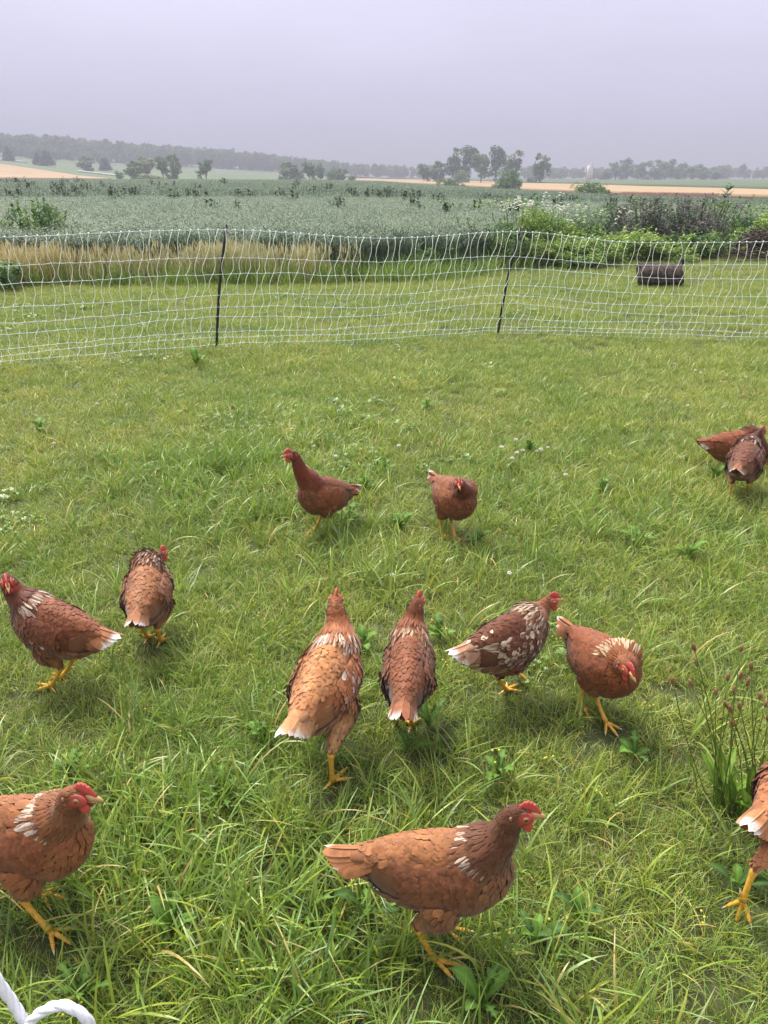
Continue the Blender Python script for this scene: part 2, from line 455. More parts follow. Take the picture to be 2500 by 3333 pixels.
L('pale', 492, 262, 559, 70, 'pale low bush in front of the yellowish tree', 'bush', G2, 1, cat='bush')
L('oval', 530, 275, 504, 44, 'left half of the tall twin-crowned tree above the oats', 'field_tree', G2, 1, .4)
L('oval', 566, 280, 501, 48, 'right half of the tall twin-crowned tree above the oats', 'field_tree', G2, 0, .4)
L('oval', 672, 280, 513, 56, 'lone upright tree standing between twin tree and long grove', 'field_tree', G2, 1, .4)
for px, r, ty, w, k, v, lb in [(935, 300, 526, 60, 'oval', 0, 'leftmost tree of the long low grove behind the oats'),
        (972, 315, 538, 50, 'bush', 1, 'lower tree second from left in the long low grove'),
        (1005, 300, 523, 52, 'oval', 1, 'tallest tree in the middle of the long low grove'),
        (1042, 305, 526, 50, 'round', 0, 'round-topped tree right of the middle of the long grove'),
        (1080, 310, 541, 62, 'bush', 0, 'broad lower tree near the right end of the long grove'),
        (1115, 300, 549, 44, 'oval', 0, 'rightmost small tree of the long low grove behind the oats')]:
    L(k, px, r, ty, w, lb, 'field_tree', 'trees of the long low grove', v, .5)
L('bush', 918, 268, 568, 30, 'tiny bush at the left foot of the long grove', 'bush', G2, cat='bush')
L('bush', 1146, 268, 563, 34, 'small bush just right of the long grove', 'bush', G2, 1, cat='bush')
L('oval', 1378, 350, 529, 48, 'separate dark tree at the left edge of the tall grove', 'grove_tree', G3, 1, .4)
for px, r, ty, w, k, v, lb in [(1424, 352, 524, 62, 'oval', 0, 'low leafy tree at the left foot of the tall grove'),
        (1478, 350, 484, 72, 'open', 0, 'tall open-crowned tree at the left of the tall grove'),
        (1528, 345, 473, 74, 'open', 1, 'tallest open-crowned tree in the centre of the tall grove'),
        (1567, 335, 492, 66, 'tall', 0, 'slender paler tree right of centre in the tall grove'),
        (1614, 350, 473, 58, 'open', 1, 'tall dark clumpy tree standing high at the grove right side'),
        (1662, 345, 492, 74, 'open', 0, 'leaning dark tree at the right end of the tall grove'),
        (1502, 330, 538, 70, 'bush', 1, 'undergrowth tree filling the foot of the tall grove')]:
    L(k, px, r, ty, w, lb, 'grove_tree', G3, v, .4)
L('bush', 1650, 168, 543, 118, 'big round bushy tree in the wheat before the tall grove', 'round_bush', G3, 0, .9, cat='bush')
L('bush', 1462, 190, 566, 74, 'medium round bush in the wheat left of the big one', 'round_bush', G3, 1, .5, cat='bush')
L('bush', 1508, 180, 591, 46, 'low small bush touching the medium round bush', 'round_bush', G3, 0, .3, cat='bush')
L('wide', 1757, 340, 503, 72, 'solitary round-headed tree standing right of the tall grove', 'grove_tree', G3, 1, .4)
L('bush', 1722, 345, 570, 26, 'little bush at the foot of the solitary round-headed tree', 'round_bush', G3, 0, .3, cat='bush')
L('bush', 1935, 104, 566, 140, 'broad dark bush at the field corner in front of the silo', 'round_bush', G3, 1, .9, cat='bush')
for i, (px, ty, w, k) in enumerate([(1972, 545, 44, 'round'), (2003, 524, 48, 'oval'), (2041, 512, 60, 'wide'), (2080, 527, 46, 'round'), (2124, 520, 56, 'oval'),
        (2166, 516, 56, 'round'), (2207, 529, 50, 'wide'), (2252, 533, 56, 'round'), (2297, 542, 52, 'wide'), (2330, 555, 34, 'oval')]):
    nth = ['leftmost', 'second', 'third', 'fourth', 'fifth', 'sixth', 'seventh', 'eighth', 'ninth', 'tenth and last'][i]
    L(k, px, 530 + (i * 37) % 25, ty, w * 1.15, nth + ' tree of the row right of the silo' + (', counted from the silo' if i else ', nearest the silo'), 'row_tree', G4, i, .6)

# silo
a = az_of(1919); x, y = 505 * math.sin(a), 505 * math.cos(a); z = float(terrain(x, y))
root = obj('silo', None, label='pale concrete farm silo rising behind the dark corner bush', cat='silo', loc=(x, y, z)); root.scale = (.86, .86, .86)
mb = MB(); mb.add(*tube([(0, 0, 0), (0, 0, 5), (0, 0, 10.6)], 1.95, 20), c=lin(214, 204, 198))
obj('wall', mb.mesh('wall', M_SILO, False), root)
mb = MB(); mb.add(*tube([(0, 0, 10.6), (0, 0, 11.3), (0, 0, 11.8)], [1.9, 1.2, .15], 20), c=lin(150, 150, 156))
obj('roof', mb.mesh('roof', M_SILO, True), root)
for k in range(9):
    mb = MB(); th = np.linspace(0, 2 * np.pi, 25); mb.add(*tube(np.stack([1.98 * np.cos(th), 1.98 * np.sin(th), np.full(25, .8 + k * 1.15)], -1), .05, 4, False), c=lin(130, 130, 134))
    obj('hoop', mb.mesh('hoop', M_SILO), root)

# ------------------------------------------------------------------ instanced masses (stuff)
def proto_collection(name, meshes):
    c = bpy.data.collections.new(name)
    for i, me in enumerate(meshes):
        o = bpy.data.objects.new('%s_%02d' % (name, i), me); c.objects.link(o)
    return c
def scatter(name, pts, rot, scl, vid, meshes, label, cat, kind='stuff', tilt=None):
    me = bpy.data.meshes.new(name); n = len(pts)
    me.vertices.add(n); me.vertices.foreach_set('co', np.asarray(pts, np.float32).ravel())
    e = np.zeros((n, 3), np.float32); e[:, 2] = rot
    if tilt is not None: e[:, :2] = tilt
    at = me.attributes.new('rot', 'FLOAT_VECTOR', 'POINT'); at.data.foreach_set('vector', e.ravel())
    s = np.asarray(scl, np.float32)
    if s.ndim == 1: s = np.repeat(s[:, None], 3, 1)
    at = me.attributes.new('scl', 'FLOAT_VECTOR', 'POINT'); at.data.foreach_set('vector', s.astype(np.float32).ravel())
    at = me.attributes.new('vid', 'INT', 'POINT'); at.data.foreach_set('value', np.asarray(vid, np.int32))
    o = obj(name, me, label=label, cat=cat, kind=kind)
    ng = bpy.data.node_groups.new(name + '_nodes', 'GeometryNodeTree')
    ng.interface.new_socket('Geometry', in_out='INPUT', socket_type='NodeSocketGeometry')
    ng.interface.new_socket('Geometry', in_out='OUTPUT', socket_type='NodeSocketGeometry')
    gi, go = ng.nodes.new('NodeGroupInput'), ng.nodes.new('NodeGroupOutput')
    ci = ng.nodes.new('GeometryNodeCollectionInfo'); ci.inputs[0].default_value = proto_collection(name + '_plants', meshes)
    ci.inputs['Separate Children'].default_value = True; ci.inputs['Reset Children'].default_value = True
    ip = ng.nodes.new('GeometryNodeInstanceOnPoints'); ip.inputs['Pick Instance'].default_value = True
    def na(nm, ty):
        a = ng.nodes.new('GeometryNodeInputNamedAttribute'); a.data_type = ty; a.inputs[0].default_value = nm; return a.outputs[0]
    e2r = ng.nodes.new('FunctionNodeEulerToRotation'); ng.links.new(na('rot', 'FLOAT_VECTOR'), e2r.inputs[0])
    lk = ng.links.new
    lk(gi.outputs[0], ip.inputs['Points']); lk(ci.outputs[0], ip.inputs['Instance'])
    lk(na('vid', 'INT'), ip.inputs['Instance Index']); lk(e2r.outputs[0], ip.inputs['Rotation']); lk(na('scl', 'FLOAT_VECTOR'), ip.inputs['Scale'])
    lk(ip.outputs[0], go.inputs[0])
    md = o.modifiers.new('scatter', 'NODES'); md.node_group = ng
    return o

# far wood on the hill, and far hedgerows that read as one mass
def wood(name, azr, r0, r1, n, hfn, label, wk=(0.8, 1.25)):
    a = rng.uniform(azr[0], azr[1], n); r = rng.uniform(r0, r1, n)
    x, y = r * np.sin(np.radians(a)), r * np.cos(np.radians(a))
    h = np.array([hfn(q) for q in a]) * rng.uniform(.82, 1.12, n)
    w = h * rng.uniform(wk[0], wk[1], n) * .95
    kinds = [TK[k][v][0] for k in ('round', 'wide', 'oval', 'tall') for v in (0, 1)]
    scatter(name, np.stack([x, y, terrain(x, y) - .08 * h], -1), rng.uniform(0, 6.28, n), np.stack([w, w, h], -1), rng.integers(0, len(kinds), n), kinds, label, 'wood')
wood('hill_wood', (-34, -3.2), 690, 800, 620, lambda a: itp(a, [-34, -24.5, -20, -11, -6, -3], [17, 16.5, 16.5, 15, 12.5, 10]), 'long hazy wood covering the ridge on the left')
wood('hill_thicket', (-34, -17), 600, 690, 60, lambda a: 9.0, 'scattered thicket trees on the slope below the wood')
wood('far_hedgerow', (-6, 3.6), 700, 790, 85, lambda a: 11.5, 'faint far hedgerow trees in haze left of the tall grove')
wood('far_treeline', (8, 36), 680, 800, 170, lambda a: itp(a, [8, 12, 16, 24, 36], [11.5, 10.5, 9, 12.5, 12]), 'faint far treeline in haze behind the silo row')

# ------------------------------------------------------------------ blade-based plants
def blades(base, az, h, w, lean, curl, cbase, ctip, rows=5, twist=None, rg=rng):
    """grass blades: ribbons that rise, lean along az and droop; arrays of length n"""
    n = len(base); s = np.linspace(0, 1, rows)
    d = np.stack([np.cos(az), np.sin(az), np.zeros(n)], -1)
    tw = (rg.uniform(-1.2, 1.2, n) if twist is None else twist)
    side = np.stack([-np.sin(az + tw), np.cos(az + tw), np.zeros(n)], -1)
    ang = lean[:, None] + curl[:, None] * s[None]                    # angle from vertical along the blade
    ds = (h / (rows - 1))[:, None]
    hor = np.concatenate([np.zeros((n, 1)), np.cumsum(np.sin(ang[:, :-1]) * ds, 1)], 1)
    ver = np.concatenate([np.zeros((n, 1)), np.cumsum(np.cos(ang[:, :-1]) * ds, 1)], 1)
    P = base[:, None] + hor[..., None] * d[:, None] + ver[..., None] * np.array([0, 0, 1.0])
    wid = np.interp(s, [0, .25, .6, .85, 1], [.7, 1, .85, .5, .06])
    off = side[:, None] * (w[:, None] * wid[None] * .5)[..., None]
    V = np.stack([P - off, P + off], 2).reshape(-1, 3)
    i = (np.arange(n) * rows * 2)[:, None] + (np.arange(rows - 1) * 2)[None]
    Q = np.stack([i, i + 1, i + 3, i + 2], -1).reshape(-1, 4)
    f = np.interp(s, [0, .35, 1], [0, .75, 1])[None, :, None]
    C = cbase[:, None] * (1 - f) + ctip[:, None] * f
    C = np.repeat(C, 2, 1).reshape(-1, 3)
    return V, Q, C

GK = 0.90
def gcol(n, rg, hue):
    base = {'fresh': lin(134, 160, 62), 'deep': lin(108, 142, 58), 'blue': lin(132, 158, 86), 'straw': lin(194, 182, 126), 'yellow': lin(160, 172, 74)}[hue] * GK
    return base * rg.uniform(.72, 1.25, (n, 1)) * np.stack([rg.uniform(.88, 1.14, n), np.ones(n), rg.uniform(.75, 1.25, n)], -1)
def tuft(seed, n, rad, h, w, mix, lean=(.05, .7), curl=(.2, 1.6), rows=5):
    rg = np.random.default_rng(seed)
    a = rg.uniform(0, 6.283, n); rr_ = rad * np.sqrt(rg.uniform(0, 1, n))
    base = np.stack([rr_ * np.cos(a), rr_ * np.sin(a), np.full(n, -.004)], -1)
    az = a + rg.normal(0, 1.1, n)
    hh = rg.uniform(h[0], h[1], n); ww = rg.uniform(w[0], w[1], n)
    ks = list(mix); pr = np.array([mix[k] for k in ks]); pick = rg.choice(len(ks), n, p=pr / pr.sum())
    ct = np.zeros((n, 3))
    for i, k in enumerate(ks): ct[pick == i] = gcol((pick == i).sum(), rg, k)
    cb = ct * .75 + lin(140, 150, 90) * GK * .2
    return blades(base, az, hh, ww, rg.uniform(*lean, n), rg.uniform(*curl, n), cb, ct, rows, rg=rg)

# ------------------------------------------------------------------ oat field, dry grass strip and weeds
OAT_EDGE = np.array([(-40, 10.5), (-14, 11.6), (-6, 12.7), (-1, 13.0), (1, 13.4), (2.6, 15.2), (4.5, 18.5), (8, 20.5), (14, 22), (40, 24.0)])
def oat_front(x): return np.interp(x, OAT_EDGE[:, 0], OAT_EDGE[:, 1])
def oat_back(x, y):
    return np.hypot(x, y) < np.interp(np.degrees(np.arctan2(x, y)), [-40, -2, 5, 9.3, 24.5, 40], [155, 155, 110, 84, 62, 58])
def oat_clump(seed, n, rad, h, far=False):
    rg = np.random.default_rng(seed); mb = MB()
    a = rg.uniform(0, 6.283, n); r = rad * np.sqrt(rg.uniform(0, 1, n))
    base = np.stack([r * np.cos(a), r * np.sin(a), np.zeros(n)], -1)
    az = rg.uniform(0, 6.283, n); hh = h * rg.uniform(.85, 1.1, n)
    stem = lin(128, 150, 112) * .55; k = 2.0 if far else 1.0
    def jc(c, m): return c * rg.uniform(.75, 1.25, (m, 1))
    V, Q, C = blades(base, az, hh, np.full(n, .006 * k), rg.uniform(0, .12, n), rg.uniform(0, .35, n), jc(stem, n), jc(stem, n), 4, rg=rg); mb.add(V, Q, c=C)
    for lv in (.3, .55, .72):            # leaves
        b2 = base + np.stack([0 * a, 0 * a, hh * lv], -1); az2 = rg.uniform(0, 6.283, n)
        lc = jc(lin(112, 142, 114) * .55, n)
        V, Q, C = blades(b2, az2, rg.uniform(.16, .3, n), np.full(n, .013 * k), rg.uniform(.3, .7, n), rg.uniform(.8, 1.9, n), lc, lc, 4, rg=rg); mb.add(V, Q, c=C)
    m = n * (4 if far else 7)            # drooping panicle spikelets
    i = np.repeat(np.arange(n), m // n)
    u = rg.uniform(.80, 1.02, m); d = rg.uniform(0, 6.283, m); o = rg.uniform(.01, .05, m)
    p = base[i] + np.stack([o * np.cos(d), o * np.sin(d), hh[i] * u], -1)
    pc = jc(lin(164, 180, 152) * .55, m)
    V, Q, C = blades(p, d, rg.uniform(.025, .045, m), np.full(m, .010 * k), np.full(m, 1.7), np.full(m, .9), pc, pc, 3, rg=rg); mb.add(V, Q, c=C)
    return mb.mesh('oat_clump', M_OAT)
near_oats = [oat_clump(300 + i, 26, .26, .70) for i in range(4)]
far_oats = [oat_clump(320 + i, 30, .55, .72, True) for i in range(3)]
def field_pts(n, az0, az1, r0, r1, p=1.0):
    a = np.radians(rng.uniform(az0, az1, n)); r = r0 + (r1 - r0) * rng.uniform(0, 1, n) ** p
    return r * np.sin(a), r * np.cos(a)
X, Y, Sz, Vi = [], [], [], []
x, y = field_pts(36000, -50, 50, 10, 34, .62); k = (y > oat_front(x) + .25 * np.sin(x * 1.7)) & oat_back(x, y)
X.append(x[k]); Y.append(y[k]); Sz.append(rng.uniform(.85, 1.12, k.sum())); Vi.append(rng.integers(0, 4, k.sum()))
x, y = field_pts(36000, -50, 50, 32, 160, .6); k = oat_back(x, y)
X.append(x[k]); Y.append(y[k]); Sz.append(rng.uniform(.85, 1.12, k.sum())); Vi.append(rng.integers(4, 7, k.sum()))
X, Y = np.concatenate(X), np.concatenate(Y)
scatter('oat_field', np.stack([X, Y, terrain(X, Y) - .02], -1), rng.uniform(0, 6.28, len(X)), np.concatenate(Sz), np.concatenate(Vi), near_oats + far_oats,
        'wide field of blue-green oats behind the net', 'oats')
def vnoise1(u):
    G = np.random.default_rng(88).uniform(0, 1, 64); i = np.floor(u).astype(int); f = u - i; f = f * f * (3 - 2 * f); return G[i % 64] * (1 - f) + G[(i + 1) % 64] * f
# tan ripe grass along the left edge of the oats
def dry_clump(seed):
    rg = np.random.default_rng(seed); n = 26; mb = MB()
    a = rg.uniform(0, 6.283, n); r = .16 * np.sqrt(rg.uniform(0, 1, n)); base = np.stack([r * np.cos(a), r * np.sin(a), 0 * a], -1)
    c = lin(218, 204, 150) * .68 * rg.uniform(.7, 1.2, (n, 1)); c[: n // 4] = gcol(n // 4, rg, 'yellow')
    hh = rg.uniform(.32, .56, n); V, Q, C = blades(base, rg.uniform(0, 6.28, n), hh, np.full(n, .008), rg.uniform(0, .25, n), rg.uniform(0, .6, n), c, c, 5, rg=rg); mb.add(V, Q, c=C)
    p = base[n // 3:] + np.stack([0 * a[n // 3:], 0 * a[n // 3:], hh[n // 3:] * .84], -1); m = len(p)
    c = lin(226, 212, 162) * .70 * rg.uniform(.8, 1.2, (m, 1)); V, Q, C = blades(p, rg.uniform(0, 6.28, m), np.full(m, .10), np.full(m, .016), np.full(m, .1), np.full(m, .4), c, c, 4, rg=rg); mb.add(V, Q, c=C)
    return mb.mesh('dry_clump', M_OAT)
n = 1500; x = rng.uniform(-8.5, -.2, n); dens = np.interp(x, [-8.5, -6.2, -5, -2.2, -1, -.2], [.3, .8, 1, .85, .45, .0]); k = rng.uniform(0, 1, n) < dens * np.clip(vnoise1(x * 1.7) * 1.5 - .1, .15, 1); x = x[k]
y = oat_front(x) - rng.uniform(-.15, .75, len(x))
scatter('dry_grass', np.stack([x, y, 0 * x], -1), rng.uniform(0, 6.28, len(x)), rng.uniform(.6, 1.15, len(x)), rng.integers(0, 3, len(x)), [dry_clump(400 + i) for i in range(3)],
        'strip of tan ripe grass along the front of the oats', 'dry grass')

rusty = [mesh_np('rusty', *(lambda V, Q, C: (V, Q))(*tuft(450 + i, 40, .5, (.5, 1.1), (.02, .04), {'straw': 1}, lean=(0, .4), curl=(0, .5), rows=3)), col=np.tile(lin(176, 142, 122) * .7, (240, 1)) * np.repeat(np.random.default_rng(i).uniform(.7, 1.3, (40, 1)), 6, 0), mat=M_OAT) for i in range(2)]
x, y = field_pts(1100, 15.9, 21.6, 106, 124); scatter('rusty_weeds', np.stack([x, y, terrain(x, y) - .02], -1), rng.uniform(0, 6.28, len(x)), rng.uniform(.6, 1.1, len(x)), rng.integers(0, 2, len(x)), rusty, 'band of rust-brown weeds in front of the right wheat', 'weeds')
ng_ = 4000; x = rng.uniform(-22, 22, ng_); y = oat_front(x) - rng.uniform(-.2, 1.0, ng_) ** 1.0
edge_t = [mesh_np('edge_tuft', *tuft(470 + i, 20, .10, (.16, .42), (.006, .011), {'fresh': 1, 'deep': 5, 'blue': 2, 'straw': .6}, lean=(0, .5), curl=(.1, 1.2))[:2], col=tuft(470 + i, 20, .10, (.16, .42), (.006, .011), {'fresh': 1, 'deep': 5, 'blue': 2, 'straw': .6}, lean=(0, .5), curl=(.1, 1.2))[2], mat=M_GRASS) for i in range(3)]
scatter('edge_grass', np.stack([x, y, 0 * x], -1), rng.uniform(0, 6.28, ng_), rng.uniform(.5, 1.15, ng_), rng.integers(0, 3, ng_), edge_t, 'unmown green grass along the foot of the oats', 'grass')
# leafy weeds
def weed_mesh(seed, h, spread, nst, leaf, cols, lw=.35, per=16):
    """upright stems with many pointed leaves"""
    rg = np.random.default_rng(seed); mb = MB()
    for _ in range(nst):
        a = rg.uniform(0, 6.28); r = spread * math.sqrt(rg.uniform()); top = np.array([r * math.cos(a) * 1.5, r * math.sin(a) * 1.5, h * rg.uniform(.65, 1.05)])
        P = spline([(r * .4 * math.cos(a), r * .4 * math.sin(a), 0), top * np.array([.75, .75, .5]), top], 5)
        c = cols[rg.integers(len(cols))]
        mb.add(*tube(P, np.linspace(.008, .003, 5), 4), c=c * .8)
        u = rg.uniform(.15, 1.0, per); b = np.stack([np.interp(u, np.linspace(0, 1, 5), P[:, i]) for i in range(3)], -1)
        cc = c * rg.uniform(.7, 1.3, (per, 1)); V, Q, C = blades(b, rg.uniform(0, 6.28, per), leaf * rg.uniform(.6, 1.2, per), leaf * lw * np.ones(per), rg.uniform(.5, 1.2, per), rg.uniform(.2, 1.0, per), cc, cc, 4, twist=rg.uniform(-.4, .4, per), rg=rg)
        mb.add(V, Q, c=C)
    return mb, rg
WG = [lin(112, 144, 84) * .78, lin(124, 154, 86) * .78, lin(100, 132, 80) * .78]
WL = [lin(146, 172, 88) * .85, lin(134, 164, 80) * .85, lin(156, 178, 98) * .85]
# dark upright weeds standing above the oats
weed_me = []
for i in range(4):
    mb, _ = weed_mesh(500 + i, 1.0, .07, 4, .12, [lin(76, 104, 64) * .5, lin(68, 96, 60) * .5], .3, 26); weed_me.append(mb.mesh('weed', M_LEAF))
spots = []
for (zx, zy, n_, s_) in [(20, 250, 6, 20), (60, 290, 5, 24), (110, 265, 6, 24), (235, 270, 5, 20), (300, 285, 9, 34), (350, 275, 5, 22), (400, 262, 5, 22), (485, 290, 5, 14), (575, 290, 11, 26), (510, 310, 3, 18), (740, 315, 4, 10),
        (820, 300, 4, 16), (880, 310, 3, 12), (860, 270, 4, 12), (1030, 300, 4, 14), (1080, 310, 3, 12), (1205, 305, 5, 14), (1260, 315, 3, 12), (1410, 280, 5, 18), (1470, 345, 6, 24), (1020, 360, 2, 4), (905, 355, 2, 10), (970, 250, 4, 20), (700, 250, 6, 40), (1310, 265, 4, 30), (1540, 295, 4, 18), (1600, 300, 4, 24), (1640, 310, 4, 14), (290, 240, 7, 40), (90, 240, 4, 30)]:
    for _ in range(n_): spots.append((( zx + rng.normal() * s_) * .7535, 400 + (zy + rng.normal() * s_ * .25) * .7535))
for (zx, zy, n_, s_) in [(10, 300, 5, 16), (35, 290, 3, 10), (90, 315, 6, 18), (150, 310, 4, 14), (235, 325, 5, 14), (130, 340, 4, 12), (155, 360, 2, 5), (265, 370, 4, 12), (395, 360, 3, 8), (510, 330, 4, 14), (600, 335, 4, 14), (650, 330, 4, 14), (760, 345, 4, 12), (810, 320, 4, 14), (560, 375, 3, 8), (950, 375, 3, 8), (1000, 350, 5, 18), (1080, 340, 5, 18), (1190, 345, 6, 20), (1290, 345, 5, 20), (1400, 350, 5, 18), (820, 400, 3, 8), (440, 310, 3, 10)]:
    for _ in range(n_): spots.append((1250 + (zx + rng.normal() * s_) * .7535, 400 + (zy + rng.normal() * s_ * .25) * .7535))
for i, (px, py) in enumerate(spots):
    # these stand in the oats with their tips just above: distance from the crop's top surface
    zt = 0.62; py = max(py, 586)
    g = None
    for _ in range(6):
        g = ground(px, max(py + 6, 584), zt); g = g * (min(1, 140 / np.hypot(g[0], g[1])) if np.hypot(g[0], g[1]) > 140 else 1); zt = float(terrain(g[0], g[1])) + .72
    if g[1] < oat_front(g[0]) + 1: continue
    r_ = math.hypot(g[0], g[1]); hgt = min(.80 + (5 + rng.uniform(0, 9)) / 2900 * r_, 1.5)
    sd_ = 'left of the left post' if px < 700 else 'between the two posts' if px < 1690 else 'right of the right post'
    bd_ = 'near the far skyline of the oats' if r_ > 75 else 'in the middle of the oats' if r_ > 38 else 'in the nearer oats'
    wl = 'dark upright leafy weed %s, %s' % (bd_, sd_); wg = 'dark oat weeds %s %s' % (bd_, sd_)
    o = obj('tall_weed', weed_me[i % 4], label=wl, cat='weed', group=wg, loc=(g[0], g[1], float(terrain(g[0], g[1]))))
    w_ = rng.uniform(.9, 1.5) * (1 + r_ / 100); o.scale = (w_, w_, hgt); o.rotation_euler = (0, 0, rng.uniform(0, 6.28))

TK['weed'] = [tree_meshes('bush', WG + WL[:1], 71, 150, .020), tree_meshes('bush', WG + WL[:1], 72, 150, .020)]
TK['fern'] = [tree_meshes('bush', WL, 73, 150, .020), tree_meshes('bush', WL + WG[:1], 74, 150, .020)]
TH_ = [lin(124, 132, 112) * .75, lin(140, 132, 128) * .75, lin(108, 122, 98) * .75]
TK['thistle'] = [tree_meshes('bush', TH_, 75, 150, .020), tree_meshes('bush', TH_, 76, 150, .020)]
def bush_obj(name, label, cat, px, py, h, spread, nst, leaf, cols, seed, lw=.4, per=24, flower=None, group=None, z=0, sx=1.0):
    g = ground(px, py, z); mb, rg = weed_mesh(seed, h, spread, nst, leaf, cols, lw, per)
    root = obj(name, None, label=label, cat=cat, group=group, loc=(g[0], g[1], float(terrain(g[0], g[1]))))
    kd_ = 'thistle' if name == 'thistle_patch' else 'fern' if ('bright' in label or name == 'flowering_bush') else 'weed'
    if name != 'tall_plant':
        o = obj('leaves', TK[kd_][seed % 2][0], root); w_ = (spread + leaf) * 2.1 / 1.3; o.scale = (w_ * sx, w_, h * .98); o.rotation_euler = (0, 0, seed)
    o = obj('foliage', mb.mesh('foliage', M_LEAF), root); o.scale = (sx, 1, 1)
    if flower:
        fc, nf, fs = flower; fm = MB()
        for _ in range(nf):
            a = rg.uniform(0, 6.28); r = spread * 1.5 * math.sqrt(rg.uniform()); c = np.array([r * math.cos(a), r * math.sin(a), h * rg.uniform(.78, 1.08)])
            for _ in range(7):
                V, q, t = ellipsoid(c + rg.normal(size=3) * fs * 1.3, np.array([1, 1, .5]) * fs * rg.uniform(.5, 1), None, 5, 3); fm.add(V, q, t, c=fc * rg.uniform(.8, 1.15))
        f = obj('flowers', fm.mesh('flowers', M_LEAF), root, kind='stuff'); f.scale = (sx, 1, 1)
    return root
bush_obj('leafy_bush', 'broad leafy green bush sticking out of the oats at far left', 'bush', 115, 736, 1.14, .40, 26, .10, WG, 601, .5, 30, z=.72)
bush_obj('leafy_bush', 'small bright green shrub in the oats behind the left net', 'bush', 285, 790, .74, .18, 16, .08, WG, 602, .4, 22, z=.5)
bush_obj('leafy_bush', 'dark green weed clump at the left edge by the dry grass', 'bush', 8, 945, .38, .22, 30, .08, WG, 603, .4, 24)
bush_obj('flowering_bush', 'pale bush with sprays of small white flowers behind the right post', 'bush', 1715, 858, 1.12, .48, 34, .07, [lin(122, 150, 96) * .75] + WG[1:2], 604, .3, 26, (lin(240, 240, 226) * .85, 26, .026), sx=1.2)
bush_obj('flowering_bush', 'pale bush with a few white flower heads beside the taller one', 'bush', 1865, 850, .92, .5, 34, .07, [lin(122, 150, 96) * .75] + WG[1:2], 605, .3, 24, (lin(240, 240, 226) * .85, 14, .024), sx=1.3)
bush_obj('thistle_patch', 'dense dark thistle clump with purplish heads, left half of the patch', 'thistle', 2110, 822, 1.08, .62, 46, .075, [lin(96, 110, 90) * .66, lin(106, 110, 98) * .66], 606, .3, 24, (lin(150, 132, 150) * .7, 26, .018), 'purplish thistle patch behind the log', sx=1.3)
bush_obj('thistle_patch', 'dense dark thistle clump with purplish heads, right half of the patch', 'thistle', 2255, 820, 1.10, .6, 46, .075, [lin(96, 110, 90) * .66, lin(106, 110, 98) * .66], 607, .3, 24, (lin(150, 132, 150) * .7, 24, .018), 'purplish thistle patch behind the log', sx=1.2)
for i, (px, py, h, sp, lb) in enumerate([(1500, 862, .62, .5, 'mid green weed clump at the oat edge left of the right post'), (1625, 868, .8, .5, 'tall mid green weed clump just left of the right post'),
        (1790, 868, .55, .45, 'bright green weed clump below the white flowers'), (1905, 868, .58, .6, 'bright ferny weed clump left of the log'), (2010, 850, .62, .55, 'bright ferny weed clump behind the left end of the log'),
        (2150, 846, .48, .55, 'bright low weed clump behind the right end of the log'), (2290, 842, .55, .4, 'green weed clump left of the stick pile'),
        (1380, 890, .5, .35, 'small green weed clump at the oat edge near the net centre')]):
    bush_obj('weed_clump', lb, 'weeds', px, py, h, sp, 26, .075, WL if 'bright' in lb else WG, 620 + i, .45, 34, group='weed clumps along the lawn edge', sx=1.2)
for i, (px, py, h, lb) in enumerate([(1990, 760, .95, 'bushy green weeds above the left of the thistles'), (2385, 740, 1.0, 'bushy green weeds above the stick pile'), (2470, 775, 1.0, 'bushy bright weeds at the right border above the sticks'), (1600, 730, .95, 'bushy bright weeds in the oats above the right post'), (1690, 712, .95, 'bushy green weeds above the white flowers')]):
    bush_obj('weed_clump', lb, 'weeds', px, py + 30, h, .8, 26, .10, WG + WL[1:2], 640 + i, .4, 34, group='weed clumps in the rough beyond the lawn', z=-.02, sx=1.3)
w = bush_obj('tall_plant', 'tall thin-stemmed leafy plant rising against the wheat at right', 'plant', 2360, 712, 1.5, .12, 3, .3, [lin(82, 112, 72) * .6], 660, .35, 16, z=-.1)

# ------------------------------------------------------------------ log and stick pile
g = ground(2143, 932)
root = obj('log', None, label='short thick dark charred-looking log lying on the grass beyond the net', cat='log', loc=(g[0], g[1], 0))
root.rotation_euler = (0, 0, R(-9))
rg = np.random.default_rng(5)
nu, nv = 28, 14; th = np.arange(nu) * 2 * np.pi / nu
V = []
ridge = 1 + .05 * np.sin(th * 7 + 1) + .04 * np.sin(th * 3) + rg.normal(0, .02, nu)
for k in range(nv):
    u = k / (nv - 1); xx = -.30 + .60 * u
    rad = .168 * (1 + .05 * math.sin(u * 5)) * ridge * (1 + rg.normal(0, .012, nu))
    if u > .8: rad = rad * (1 + .25 * (u - .8) * np.clip(np.cos(th - 1.2), 0, 1) * 5)
    skew = .03 * np.sin(th * 2 + .5) * (1 if u > .5 else -1) * abs(u - .5) * 2
    V.append(np.stack([xx + skew, rad * np.cos(th), .165 + rad * np.sin(th)], -1))
V = np.concatenate(V); i, j = np.meshgrid(np.arange(nv - 1), np.arange(nu), indexing='ij')
Q = np.stack([i * nu + j, i * nu + (j + 1) % nu, (i + 1) * nu + (j + 1) % nu, (i + 1) * nu + j], -1).reshape(-1, 4)
cc = np.tile((lin(98, 84, 78) * .62) * (1 + .35 * np.sin(th * 9))[:, None], (nv, 1)) * rg.uniform(.6, 1.4, (nu * nv, 1))
obj('bark', mesh_np('bark', V, Q, col=cc, mat=M_LOG, smooth=True), root)
